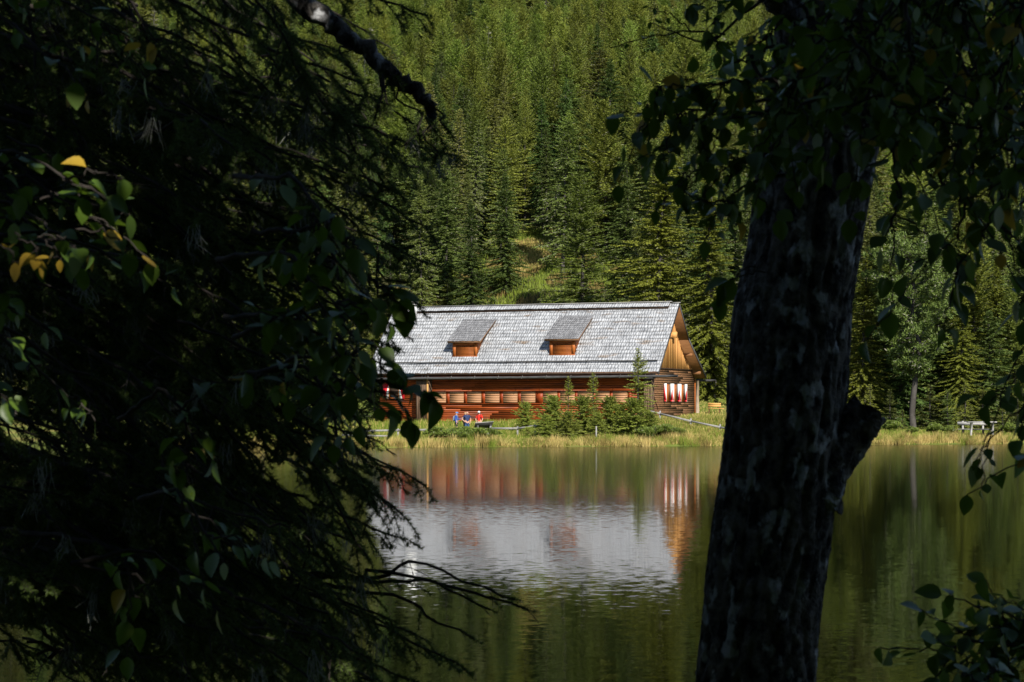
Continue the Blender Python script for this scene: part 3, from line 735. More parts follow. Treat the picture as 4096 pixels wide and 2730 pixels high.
# pale boarded windows between dark red posts
bp = [(1729, 1785), (1800, 1856), (1870, 1926), (1942, 1999), (2014, 2071), (2085, 2142), (2174, 2230), (2242, 2300), (2311, 2371), (2383, 2439), (2452, 2510)]
zt0 = hz(1568, hx(1900, 0), 0); zb0 = hz(1612, hx(1900, 0), 0)
for i, (a, b) in enumerate(bp):
    xa, xb = hx(a, 0), hx(b, 0)
    mb = HB(); mb.box((xa, -.052, zb0), (xb, .0, zt0)); planks(mb, xa, xb, zb0, zt0 + .001, -.055, (zt0 - zb0) / 5, .035, 40 + i, seg=(9, 10))
    mb.build('window_board', M['plank_pale'])
eds = [bp[0][0] - 14] + [(bp[i][1] + bp[i + 1][0]) / 2 for i in range(10)] + [bp[-1][1] + 10]
for i, e in enumerate(eds):
    wq = (bp[i][0] - bp[i - 1][1]) * .46 if 0 < i < 11 else 6
    xa, xb = hx(e - wq, 0), hx(e + wq, 0)
    mb = HB(); mb.box((xa, -.062, zb0 - .05), (xb, .0, zt0 + .06)); mb.build('post', M['post_red'])
mb = HB(); mb.box((hx(1715, 0), -.085, zb0 - .12), (hx(2520, 0), -.0, zb0 - .055)); mb.build('sill', M['plank_red'])

# left window with red and white shutters
xw0, xw1 = hx(1556, 0), hx(1598, 0); zw0, zw1 = hz(1596, xw0, 0), hz(1536, xw0, 0)
mb = HB()
for lo, hi in (((xw0, -.10, zw0), (xw0 + .08, -.045, zw1)), ((xw1 - .08, -.10, zw0), (xw1, -.045, zw1)), ((xw0 + .08, -.10, zw1 - .08), (xw1 - .08, -.045, zw1)), ((xw0 + .08, -.12, zw0), (xw1 - .08, -.045, zw0 + .09))): mb.box(lo, hi)
win = mb.build('window', M['wood_orange'])
mb = HB(); mb.box((xw0 + .08, -.075, zw0 + .09), (xw1 - .08, -.06, zw1 - .08)); mb.build('pane', M['wood_dark'], win)
for s, xe in ((-1, xw0), (1, xw1)):
    mb = HB(); wsh = .5; xo = xe + s * wsh; y0, y1 = -.105, -.07; zm = zw0
    a, b = (xo, xe) if s < 0 else (xe, xo)
    mb.box((a, y0 + .004, zw0), (b, y1, zw1), 0)
    tri = [(xe, zw0 + .02), (xe, zw1 - .02), (xe + s * .30, zw0 + .02)] if True else None
    P = [(p, y0, q) for p, q in tri] + [(p, y0 + .003, q) for p, q in tri]
    mb.add(P, [[0, 1, 2], [5, 4, 3], [0, 3, 4, 1], [1, 4, 5, 2], [2, 5, 3, 0]], 1)
    mb.build('shutter', [M['red'], M['white']], win)

# gable cladding: weathered horizontal planks below, orange vertical boards above
mb = HB(); r = np.random.default_rng(9); z = 1.5; ZG = 6.05; pitch = .178
while z < ZG - .03:
    zt = min(z + pitch, ZG)
    va = max(0.0, (zt - EZ) - 1.1 + .35) if zt > 5.3 else 0.0
    vb = WD if zt < BZ - .1 else np.interp(-zt, [-KZ, -BZ], [KV, BV]) - .45
    v = va
    while v < vb - .01:
        ve = min(vb, v + r.uniform(4.5, 9)); ve = vb if vb - ve < .5 else ve
        o = .06 * r.uniform(.75, 1.2)
        mb.hexa([[-.06, v + .004, z + .012], [-.06 + o, v + .004, z + .012], [-.06 + o, ve - .004, z + .012], [-.06, ve - .004, z + .012],
                 [-.06, v + .004, zt - .004], [-.06 + o * .35, v + .004, zt - .004], [-.06 + o * .35, ve - .004, zt - .004], [-.06, ve - .004, zt - .004]])
        v = ve
    z = zt
mb.build('gable_cladding', M['plank_gable'])
mb = HB(); v = .75
while v < WD - 1.0:
    wv = r.uniform(.13, .21); va, vb = v + .006, v + wv - .006
    za, zb = roof_z(va) - .27, roof_z(vb) - .27
    if min(za, zb) > ZG + .12:
        o = r.uniform(.035, .06)
        mb.hexa([[-.065, va, ZG + .05], [-.065 + o, va, ZG + .05], [-.065 + o, vb, ZG + .05], [-.065, vb, ZG + .05], [-.065, va, za], [-.065 + o, va, za], [-.065 + o, vb, zb], [-.065, vb, zb]])
        if r.random() < .8:      # narrow cover strip over the joint
            mb.box((-.02, vb - .02, ZG + .05), (.012, vb + .02, zb - .03))
    v += wv
mb.build('gable_boards', M['board_orange'])
mb = HB(); mb.box((-.06, .3, ZG - .04), (.045, WD - .95, ZG + .05)); mb.build('trim', M['wood_dark'])
mb = HB(); mb.box((-.05, 3.55, 8.58), (.03, 5.2, 8.66)); mb.build('trim', M['wood_dark'])
mb = HB(); mb.box((-.3, 5.15, 8.62), (.42, 5.5, 9.12)); mb.build('beam', M['board_orange'])
for pv in (RV, 8.9, 11.4, .35):
    zz = float(roof_z(pv)) - .42
    mb = HB(); mb.box((-.5, pv - .12, zz - .13), (GR - .12, pv + .12, zz + .12)); mb.build('beam', M['soffit'])
mb = HB(); mb.box((-.03, -.02, 1.4), (.03, .10, 5.9)); mb.build('corner_board', M['plank_gable'])
mb = HB(); mb.box((-.03, WD - .14, 1.4), (.035, WD + .01, 5.3)); mb.build('corner_board', M['wood_orange'])

# gable window: three openings with six red and white shutter leaves folded out
gv0, gv1 = 3.02, 8.95; gz0, gz1 = 3.36, 4.80
gw = [(gv0 + k * 2.08, gv0 + k * 2.08 + 1.72) for k in range(3)]
for (a, b) in gw:
    mb = HB(); mb.box((-.03, a - .04, gz0 - .05), (.015, b + .04, gz1 + .05)); win = mb.build('window', M['wood_dark'])
    mb = HB(); mb.box((.016, a + .55, gz0), (.045, b - .22, gz1 - .02)); mb.build('board', M['wood_orange'], win)
    for vv, s in ((a, 1), (b, -1)):
        mb = HB(); d = .22
        mb.box((.02, vv - .018, gz0 - .02), (.02 + d, vv + .018, gz1 + .03), 0)
        for yq in (vv - .0225,):
            x0_, x1_ = (.02, .02 + d)
            tri = [(x0_ + .004, gz0 + .12), (x0_ + d * .95, gz0 + .12), (x0_ + .004, gz1 - .02)] if s > 0 else [(x1_ - d * .9, gz0 + .12), (x1_ - .004, gz0 + .12), (x1_ - .004, gz1 - .25)]
            P = [(p, yq, q) for p, q in tri] + [(p, yq + .004, q) for p, q in tri]
            mb.add(P, [[0, 1, 2], [5, 4, 3], [0, 3, 4, 1], [1, 4, 5, 2], [2, 5, 3, 0]], 1)
            mb.box((x0_ + .01, yq, gz0 - .01), (x1_ - .02, yq + .003, gz0 + .12), 1)
        mb.build('shutter', [M['white'], M['red']], win)

# roof: deck, then real shingles course by course
mb = HB(); T = .13
def deck(va, za, vb, zb):
    d = np.array([vb - va, zb - za]); d /= np.linalg.norm(d); nrm = np.array([-d[1], d[0]]); nrm *= np.sign(nrm[1])
    o = []
    for x in (XL, GR):
        for v_, z_ in ((va, za), (vb, zb)):
            for k_ in (-.02, -.02 - T): o.append((x, v_ + nrm[0] * k_, z_ + nrm[1] * k_))
    a0, a0b, b0, b0b, a1, a1b, b1, b1b = o
    mb.hexa([a0b, a1b, b1b, b0b, a0, a1, b1, b0])
deck(EV, EZ, RV, RZ); deck(RV + .01, RZ, KV, KZ); deck(KV, KZ, BV, BZ)
roof = mb.build('roof', M['soffit'])


def shingles(mb, x0, x1, p0, p1, expo, wr, seed, lift=.055, skip=None):
    """p0 lower edge, p1 upper edge as (y, z); courses overlap upward"""
    r = np.random.default_rng(seed); p0 = np.array(p0, float); p1 = np.array(p1, float)
    Ls = np.linalg.norm(p1 - p0); d = (p1 - p0) / Ls; nr = np.array([-d[1], d[0]]); nr *= np.sign(nr[1])
    rows = int(round(Ls / expo)); ex = Ls / rows
    for k in range(rows):
        x = x0; band = r.uniform(-.012, .012)
        while x < x1 - .02:
            wq = r.uniform(*wr); xe = min(x1, x + wq)
            s0 = k * ex + r.uniform(-.02, .02) + band; s1 = min(k * ex + ex * 1.18, Ls)
            lf = lift * r.uniform(.8, 1.2); th = .022
            a = p0 + d * s0 + nr * (lf - th); b = p0 + d * s0 + nr * lf; c = p0 + d * s1 + nr * (.012); e = p0 + d * s1 + nr * (-.005)
            q0, q1 = x + .0015, xe - .0015
            mb.hexa([[q0, a[0], a[1]], [q1, a[0], a[1]], [q1, e[0], e[1]], [q0, e[0], e[1]], [q0, b[0], b[1]], [q1, b[0], b[1]], [q1, c[0], c[1]], [q0, c[0], c[1]]])
            x = xe


mb = HB()
shingles(mb, XL, GR, (EV - .03, EZ - .03), (RV, RZ), .425, (.13, .30), 3)
shingles(mb, XL, GR, (BV, BZ), (KV, KZ), .6, (.2, .5), 4); shingles(mb, XL, GR, (KV, KZ), (RV, RZ), .6, (.2, .5), 6)
mb.build('shingles', M['shingle'], roof)
# doubled course and cap along the ridge
xr = hx(2682, RV)
mb = HB(); q = .50
dv = np.array([math.cos(math.pi / 4), math.sin(math.pi / 4)])
shingles(mb, XL + .3, xr, (RV - q - .13, RZ - q + .20), (RV - .02, RZ + .14), .66, (.13, .28), 8, lift=.06)
mb.build('ridge_course', M['shingle'], roof)
mb = HB(); mb.box((XL + .25, RV - .22, RZ + .125), (xr + .12, RV + .22, RZ + .17)); mb.build('ridge_board', M['wood_grey'], roof)
mb = HB(); mb.box((xr + .13, RV - .13, RZ + .03), (GR + .10, RV + .13, RZ + .075)); mb.build('ridge_board', M['wood_grey'], roof)
# strip under the ridge course, coloured dark to stand for its shadow line
mb = HB(); mb.hexa([[XL + .3, RV - q - .03, RZ - q + .01], [xr - .02, RV - q - .03, RZ - q + .01], [xr - .02, RV - .1, RZ - .06], [XL + .3, RV - .1, RZ - .06],
                    [XL + .3, RV - q - .09, RZ - q + .14], [xr - .02, RV - q - .09, RZ - q + .14], [xr - .02, RV - .13, RZ + .01], [XL + .3, RV - .13, RZ + .01]])
mb.build('ridge_shadow_batten', M['wood_dark'], roof)
# verge boards on the right gable, fascia along the eave
mb = HB()
for (va, za), (vb, zb) in (((EV - .05, EZ - .06), (RV, RZ)), ((RV, RZ), (KV, KZ)), ((KV, KZ), (BV + .03, BZ - .02))):
    mb.hexa([[GR, va, za - .24], [GR + .035, va, za - .24], [GR + .035, vb, zb - .24], [GR, vb, zb - .24], [GR, va, za + .035], [GR + .035, va, za + .035], [GR + .035, vb, zb + .035], [GR, vb, zb + .035]])
mb.build('verge_board', M['log_dark'], roof)
mb = HB(); mb.box((XL, EV - .045, EZ - .19), (GR - .01, EV - .0, EZ - .05)); mb.build('fascia', M['wood_dark'], roof)

# snow guard: a log held on iron hooks
sv = EV + (hz(1455, -10, -.5) - EZ) ; sz = EZ + (sv - EV) + .16; sv -= .1
mb = HB(); xs0 = hx(1540, sv); xs1 = hx(2634, sv) - .1
xs_ = np.linspace(xs0, xs1, 15); mb.tube(np.c_[xs_, np.full(15, sv) , np.full(15, sz) + rng.normal(0, .012, 15)], .062, 7); sg = mb.build('snow_guard', M['log_dark'], roof)
for x in np.linspace(xs0 + .7, xs1 - .8, 14):
    mb = HB(); mb.tube([[x, sv + .28, sz + .18], [x, sv - .02, sz - .13], [x, sv - .11, sz - .04], [x, sv - .09, sz + .10]], .018, 5); mb.build('hook', M['metal'], sg)

# log gutters on wooden hangers
def gutter(x0, x1, v, z, seed):
    mb = HB(); k = 26; X = np.linspace(x0, x1, k); r = np.random.default_rng(seed)
    mb.tube(np.c_[X, v + .012 * np.sin(X * .7), z + .008 * X * .35 + r.normal(0, .006, k)], .105 + r.normal(0, .006, k), 9); return mb.build('gutter', M['log_dark'])
gx1 = hx(2711, -1.2); gut = gutter(XL + .6, gx1, -1.22, 5.35, 2)
for x in np.linspace(XL + 1.5, -.3, 12):
    mb = HB(); mb.tube([[x, -.75, 5.98 - .17], [x + .02, -1.0, 5.56], [x + .03, -1.2, 5.22], [x + .05, -1.34, 5.24], [x + .05, -1.36, 5.40]], .02, 5); mb.build('gutter_hook', M['wood_grey'], gut)
gutter(-9, hx(2863, 12.9), 12.9, hz(1524, -1.5, 12.9), 3)
mb = HB(); mb.tube([[.12, WD + .28, 1.5], [.1, WD + .26, 3.2], [.12, WD + .3, 5.2]], [.19, .16, .14], 10); mb.build('corner_post', M['log_pale'], smooth=True)


# dormers
def dormer(pxl, pxr, rl, rr, tr_, yface_top, yface_bot, yroof_bot, ytop):
    vf = -.2
    xl, xr_ = hx(pxl, vf), hx(pxr - 6, vf); xm = (xl + xr_) / 2
    vf = EV + (hz(yface_bot, xm, vf) - EZ); xl, xr_ = hx(pxl, vf), hx(pxr - 6, vf)
    zb = hz(yface_bot, xm, vf); zt = hz(yface_top, xm, vf)
    ve = vf - .38; ze = hz(yroof_bot, xm, ve)
    xa, xb = hx(rl, ve), hx(rr, ve)
    vt = EV + (hz(ytop, xm, 2.5) - EZ); zt2 = RZ + (vt - RV) + .02; m = (zt2 - ze) / (vt - ve)
    mb = HB()
    vj = (EZ - EV - (ze - m * ve)) / (m - 1) - .1
    # cheeks and face as one shell
    zr = lambda v: ze + m * (v - ve) - .14
    prof = [(vf, zb - .25), (vf, zr(vf)), (vj, zr(vj))]
    mb.add([(xl, a, b) for a, b in prof] + [(xr_, a, b) for a, b in prof], [[0, 1, 2], [5, 4, 3], [0, 3, 4, 1], [1, 4, 5, 2], [2, 5, 3, 0]])
    # face frame
    fy = vf - .05
    for lo, hi in (((xl - .02, fy, zb), (xl + .26, vf, zt)), ((xr_ - .26, fy, zb), (xr_ + .02, vf, zt)), ((xl + .26, fy, zt - .16), (xr_ - .26, vf, zt)), ((xl - .06, fy - .04, zb - .07), (xr_ + .06, vf, zb))): mb.box(lo, hi)
    # board strips down the right cheek
    for k in range(7):
        va = vf + .12 + k * .30; zlo = EZ + (va - EV)
        if zr(va) - zlo > .12: mb.hexa([[xr_, va, zlo], [xr_ + .03, va, zlo], [xr_ + .03, va + .2, zlo + .2], [xr_, va + .2, zlo + .2], [xr_, va, zr(va)], [xr_ + .03, va, zr(va)], [xr_ + .03, va + .2, zr(va + .2)], [xr_, va + .2, zr(va + .2)]])
    dm = mb.build('dormer', M['wood_orange'])
    mb = HB(); z = zb + .03
    mb.box((xl + .26, vf - .008, zb), (xr_ - .26, vf - .002, zt - .16), 1)
    while z < zt - .22:
        mb.hexa([[xl + .27, vf - .05, z], [xr_ - .27, vf - .05, z], [xr_ - .27, vf - .01, z + .045], [xl + .27, vf - .01, z + .045], [xl + .27, vf - .05, z + .028], [xr_ - .27, vf - .05, z + .028], [xr_ - .27, vf - .01, z + .07], [xl + .27, vf - .01, z + .07]], 0); z += .105
    mb.build('louver', [M['wood_orange'], M['wood_dark']], dm)
    mb = HB()
    d = np.array([vt - ve, zt2 - ze]); d /= np.linalg.norm(d)
    mb.hexa([[xa, ve, ze - .15], [xb, ve, ze - .15], [xb, vt, zt2 - .15], [xa, vt, zt2 - .15], [xa, ve, ze - .01], [xb, ve, ze - .01], [xb, vt, zt2 - .01], [xa, vt, zt2 - .01]], 1)
    shingles(mb, xa - .02, xb + .02, (ve - .03, ze), (vt, zt2), .36, (.10, .22), int(pxl), lift=.04)
    mb.build('dormer_roof', [M['shingle_dark'], M['plank_gable']], dm)


dormer(1812, 1914, 1790, 1922, 1986, 1372, 1425, 1366, 1275)
dormer(2199, 2305, 2177, 2314, 2371, 1363, 1419, 1357, 1264)

# chimney
cv = RV - .9; xa, xb = hx(1625, cv), hx(1662, cv)
mb = HB(); mb.box((xa, cv - .35, 9.6), (xb, cv + .35, hz(1213, xa, cv))); ch = mb.build('chimney', M['plaster'])
zt = hz(1213, xa, cv); mb = HB(); mb.box((xa - .1, cv - .45, zt), (xb + .1, cv + .45, zt + .1)); mb.build('chimney_cap', M['wood_grey'], ch)
mb = HB(); c = np.array([xb - .28, cv, zt + .1])
for s in (-1, 1): mb.tube([c + [s * .13, 0, 0], c + [s * .13, 0, .14]], .025, 5)
k = 9; mb.tube(np.c_[np.full(k, c[0]), np.full(k, c[1]), c[2] + .12 + .13 * (1 - np.cos(np.linspace(0, math.pi, k)))], .012 + .15 * np.sin(np.linspace(0, math.pi, k)), 12)
mb.build('chimney_cowl', M['white'], ch, smooth=True)

# boarded porch box on the front and the short wing wall at the right corner
def board_box(x0, x1, v0, v1, z0, z1, name, seed, m='board_grey', edge=None):
    mb = HB(); r = np.random.default_rng(seed); mb.box((x0 + .03, v0 + .03, z0), (x1 - .03, v1, z1 - .02), 1)
    x = x0
    while x < x1 - .02:
        xe = min(x1, x + r.uniform(.11, .19)); o = r.uniform(0, .025); mb.box((x + .005, v0 + .005 - o, z0), (xe - .005, v0 + .03, z1 + r.uniform(-.02, .01)), 0); x = xe
    v = v0 + .03
    while v < v1 - .02:
        ve = min(v1, v + r.uniform(.12, .2)); 
        mb.box((x1 - .03, v + .005, z0), (x1 + r.uniform(0, .02), ve - .005, z1), 0); mb.box((x0 - r.uniform(0, .02), v + .005, z0), (x0 + .03, ve - .005, z1), 0); v = ve
    return mb.build(name, [M[m], M['wood_dark']])
xa, xb = hx(1664, -.9), hx(1711, -.9)
pb = board_box(xa, xb, -.85, .0, 1.3, hz(1522, xa, -.9), 'porch', 5)
zt = hz(1520, xa, -.9)
mb = HB(); mb.box((xa - .25, -1.0, zt), (xb + .12, .0, zt + .07)); mb.build('porch_roof', M['log_dark'], pb)
mb = HB(); mb.box((xb - .10, -.905, 1.3), (xb + .04, -.86, zt - .01)); mb.build('corner_board', M['board_orange'], pb)
mb = HB()
for q in (0, .28): mb.tube([[xa + .5 + q, -.95, zt + .07], [xa + .85 + q, -.98, zt + 1.0]], .035, 5)
mb.build('brace', M['wood_grey'], pb)
xa, xb = hx(2574, -.8), hx(2606, -.8)
board_box(xa, xb - .02, -.75, .0, 1.4, hz(1518, xa, -.8), 'wing_wall', 6)
mb = HB(); mb.box((xa - .1, -.9, hz(1516, xa, -.8)), (xb + .1, -.02, hz(1516, xa, -.8) + .09)); mb.build('wing_cap', M['log_dark'])
# ------------------------------------------------------------------ people
def skin(name, V, E, R, material, parent, sub=2, root=0):
    me = bpy.data.meshes.new(name); me.from_pydata([tuple(v) for v in V], E, []); me.materials.append(material)
    o = bpy.data.objects.new(name, me); COL.objects.link(o); o.parent = parent
    sk = o.modifiers.new('skin', 'SKIN'); sk.use_smooth_shade = True
    if not me.skin_vertices: me.skin_vertices.new()
    for i, r in enumerate(R):
        rr = r if isinstance(r, tuple) else (r, r)
        me.skin_vertices[0].data[i].radius = rr; me.skin_vertices[0].data[i].use_root = (i == root)
    s = o.modifiers.new('smooth', 'SUBSURF'); s.levels = sub; s.render_levels = sub
    return o


class Fig:
    def __init__(self): self.V = []; self.E = []; self.R = []
    def p(self, v, r, frm=None):
        self.V.append(np.array(v, float)); self.R.append(r); i = len(self.V) - 1
        if frm is not None: self.E.append((frm, i))
        return i
    def chain(self, frm, pts):
        for v, r in pts: frm = self.p(v, r, frm)
        return frm


def person(loc, rz, label, shirt, legs, arms, feet, hat=None, hair=None, sleeve=.55, shorts=False, pack=None, tilt=0.0, H=1.0, build=1.0, bald=False):
    """arms/feet: joint positions in the figure's own frame (x right, y back, z up; it faces -y)"""
    root = empty('person', loc, rz); root.scale = (H, H, H); tag(root, label, 'person', None)
    b = build
    f = Fig(); pel = f.p((0, 0, .98), .13 * b)
    ch = f.chain(pel, [((0, .01, 1.14), (.135 * b, .11 * b)), ((0, .015, 1.32), (.15 * b, .115 * b)), ((0, .01, 1.44), (.10, .08))])
    hd = f.chain(ch, [((0, -.005, 1.53), .052), ((0, -.02 - tilt * .04, 1.60), (.072, .078)), ((0, -.025 - tilt * .09, 1.67 - tilt * .01), (.078, .094)), ((0, -.02 - tilt * .12, 1.735 - tilt * .02), (.06, .07))])
    f.chain(hd - 2, [((0, -.115 - tilt * .06, 1.625 - tilt * .02), .016)])                # nose and chin side of the face
    for s in (-1, 1): f.chain(hd - 1, [((s * .082, .0 - tilt * .08, 1.645), .014)])        # ears
    joints = {}
    for s, (el, wr, fin) in zip((-1, 1), arms):
        sh = f.chain(ch - 1, [((s * .165 * b, .01, 1.425), .062)])
        e = f.chain(sh, [(tuple(np.array((s * .165 * b, .01, 1.425)) * .5 + np.array(el) * .5), .047), (el, .040)])
        w = f.chain(e, [(tuple(np.array(el) * .5 + np.array(wr) * .5), .036), (wr, .027)])
        d = unit(np.array(fin, float) - np.array(wr)); side = unit(np.cross(d, [0, -1, .2])); palm = f.chain(w, [(np.array(wr) + d * .06, (.034, .018))])
        for k, (o_, ln) in enumerate(((-.027, .065), (-.009, .078), (.009, .074), (.026, .058))):
            b0 = np.array(wr) + d * .085 + side * o_; f.chain(palm, [(b0, .0095), (b0 + d * ln * .5 + np.array([0, -.006, 0]), .0085), (b0 + d * ln * .92 + np.array([0, -.02, -.006]), .007)])
        f.chain(palm, [(np.array(wr) + d * .04 - side * .035 * s, .011), (np.array(wr) + d * .075 - side * .052 * s + np.array([0, -.012, 0]), .009)])
        joints[s] = (np.array((s * .165 * b, .01, 1.425)), np.array(el), np.array(wr))
    lg = {}
    for s, (kn, an) in zip((-1, 1), feet):
        hp = f.chain(pel, [((s * .09, 0, .90), .085 * b)])
        k = f.chain(hp, [(tuple(np.array((s * .09, 0, .9)) * .5 + np.array(kn) * .5), .075 * b), (kn, .056)])
        a = f.chain(k, [(tuple(np.array(kn) * .6 + np.array(an) * .4), .054), (an, .038)])
        f.chain(a, [(np.array(an) + [0, -.06, -.045], .036), (np.array(an) + [s * .01, -.15, -.055], .028)])
        lg[s] = (np.array((s * .09, 0, .9)), np.array(kn), np.array(an))
    skin('body', f.V, f.E, f.R, M['skin'], root)
    # shirt over the trunk and the sleeves
    f = Fig(); p0 = f.p((0, 0, .93), (.165 * b, .135 * b)); c1 = f.chain(p0, [((0, .01, 1.14), (.155 * b, .13 * b)), ((0, .015, 1.32), (.168 * b, .135 * b)), ((0, .01, 1.45), (.115, .09))])
    for s in (-1, 1):
        sh, el, wr = joints[s]; q = f.chain(c1 - 1, [(sh, .078)])
        if sleeve <= 1: f.chain(q, [(sh * (1 - sleeve * .55) + el * sleeve * .55, .066), (sh * (1 - sleeve) + el * sleeve, .060)])
        else: f.chain(q, [((sh + el) / 2, .064), (el, .056), ((el + wr) / 2, .05), (wr, .042)])
    skin('shirt', f.V, f.E, f.R, shirt, root)
    f = Fig(); p0 = f.p((0, 0, .97), (.150 * b, .125 * b))
    for s in (-1, 1):
        hp, kn, an = lg[s]; q = f.chain(p0, [(hp + [0, 0, -.02], .102 * b), ((hp + kn) / 2, .090 * b), (kn + [0, 0, .04 if shorts else 0], .074)])
        if not shorts: f.chain(q, [((kn + an) / 2, .066), (an + [0, 0, .02], .056)])
    skin('trousers', f.V, f.E, f.R, legs, root)
    for s in (-1, 1):
        an = lg[s][2]; f = Fig(); a = f.p(an + [0, .02, -.02], .046); f.chain(a, [(an + [0, -.06, -.045], .045), (an + [s * .01, -.16, -.055], .036)]); skin('shoe', f.V, f.E, f.R, M['metal'], root, 1)
    hc = np.array((0, -.02 - tilt * .09, 1.67 - tilt * .01))
    def dome(name, rx, ry, rz_, z0, m_, brim=None, back=0.0):
        mb = MB(); k, n = 7, 14; vs = []
        for i in range(k):
            a = i / (k - 1) * math.pi / 2
            for j_ in range(n): t_ = j_ / n * 2 * math.pi; vs.append(hc + [rx * math.cos(a) * math.cos(t_), ry * math.cos(a) * math.sin(t_) + back, z0 + rz_ * math.sin(a) - .03 * back * 10 * (math.sin(t_) > 0) * (i == 0)])
        i, j_ = np.meshgrid(np.arange(k - 1), np.arange(n), indexing='ij')
        mb.add(vs, np.stack([i * n + j_, i * n + (j_ + 1) % n, (i + 1) * n + (j_ + 1) % n, (i + 1) * n + j_], -1).reshape(-1, 4))
        if brim:
            th = np.linspace(math.pi * 1.12, math.pi * 1.88, 9)
            P = [hc + [rx * math.cos(q), ry * math.sin(q) + back, z0] for q in th] + [hc + [rx * 1.0 * math.cos(q), (ry + brim) * math.sin(q), z0 - .015] for q in th]
            P += [p_ + np.array([0, 0, .008]) for p_ in P]
            fs = []
            for q in range(8): fs += [[q, q + 1, 10 + q, 9 + q], [18 + q + 9, 18 + q + 10, 18 + q + 1, 18 + q]]
            mb.add(P, fs)
        return mb.build(name, m_, root, True)
    if hat: dome('cap', .104, .122, .088, .005, hat, brim=.075)
    if hair: dome('hair', .098, .115, .095, .0, hair, back=.012)
    mb = MB()
    for s in (-1, 1): mb.box(hc + [s * .032 - .012, -.104, -.022], hc + [s * .032 + .012, -.094, -.008])
    mb.box(hc + [-.022, -.100, -.083], hc + [.022, -.090, -.075]); mb.build('face', M['wood_dark'], root)
    if pack:
        f = Fig(); a = f.p((0, .20, 1.02), (.14, .09)); f.chain(a, [((0, .22, 1.18), (.15, .11)), ((0, .20, 1.38), (.13, .085)), ((0, .19, 1.44), (.09, .06))]); pk = skin('backpack', f.V, f.E, f.R, pack, root)
        for s in (-1, 1):
            mb = MB(); mb.tube([(s * .10, .15, 1.44), (s * .11, .03, 1.52), (s * .115, -.10, 1.44), (s * .12, -.145, 1.28), (s * .155, -.05, 1.12), (s * .13, .14, 1.04)], .02, 6); mb.build('strap', pack, pk)
    return root


C = lambda nm, a, b: mat(nm, a, b, 6, .8)
navy = C('navy cloth', (.012, .022, .07), (.03, .045, .12)); jeans = C('denim', (.02, .05, .13), (.05, .10, .22)); redc = C('red cloth', (.55, .02, .012), (.72, .035, .02))
blue = C('blue cloth', (.015, .05, .22), (.035, .10, .38)); khaki = C('dark green cloth', (.03, .04, .02), (.08, .09, .05)); dark = C('dark cloth', (.015, .015, .018), (.04, .04, .045))
grey = C('grey blue cloth', (.12, .16, .22), (.22, .27, .34)); cap_w = C('white cap cloth', (.75, .75, .73), (.85, .85, .83)); cap_b = C('bright blue cap cloth', (.03, .16, .42), (.06, .24, .55)); blond = C('blond hair', (.40, .25, .11), (.55, .36, .17)); shaven = C('shaven grey hair', (.30, .2, .15), (.4, .28, .2))


def stand(px, Y, dz=0.0):
    x = (px - 2048) / F * Y; return (x, Y, float(ground_z(x, Y)) + dz)


def hgt(px, Y, ytop): return (CAM_H - (ytop - HORIZON) / F * Y - float(ground_z((px - 2048) / F * Y, Y))) / 1.79


PY = 155.5
hang = lambda s: ((s * .25, .03, 1.14), (s * .24, -.05, .89), (s * .235, -.08, .75))
stance = (((-.11, -.02, .50), (-.12, .01, .09)), ((.11, -.02, .50), (.12, .01, .09)))
# facing the panel on the right: turned so that the face points to the picture's right
person(stand(1826, PY), math.radians(78), 'person in blue jacket, blue cap and dark shorts with a backpack, seen sideways', blue, khaki,
       (hang(-1), ((.23, -.10, 1.16), (.17, -.32, 1.22), (.15, -.40, 1.30))), stance, hat=cap_b, sleeve=1.2, shorts=True, pack=grey, H=hgt(1826, PY, 1647), hair=blond)
person(stand(1868, PY), math.radians(22), 'bald person in a navy T-shirt and jeans with hands on hips', navy, jeans,
       (((-.40, .08, 1.17), (-.21, -.06, 1.0), (-.14, -.12, .95)), ((.33, .05, 1.15), (.22, -.08, .94), (.17, -.12, .84))), stance, tilt=.8, H=hgt(1868, PY, 1645), build=1.14, hair=None, sleeve=.62)
person(stand(1861, PY + 1.0), math.radians(40), 'blond person in dark clothes half hidden behind the one in the navy T-shirt', dark, dark, (hang(-1), hang(1)), stance, hair=blond, H=hgt(1861, PY + 1, 1649), sleeve=1.2)
person(stand(1917, PY + .7), math.radians(-10), 'person in a red shirt and white cap reading the information board', redc, dark,
       (((-.27, .0, 1.14), (-.20, -.16, .95), (-.17, -.24, .90)), ((.27, .0, 1.14), (.20, -.16, .95), (.17, -.24, .90))), stance, hat=cap_w, tilt=1.0, pack=dark, H=hgt(1917, PY + .7, 1643), sleeve=.9)

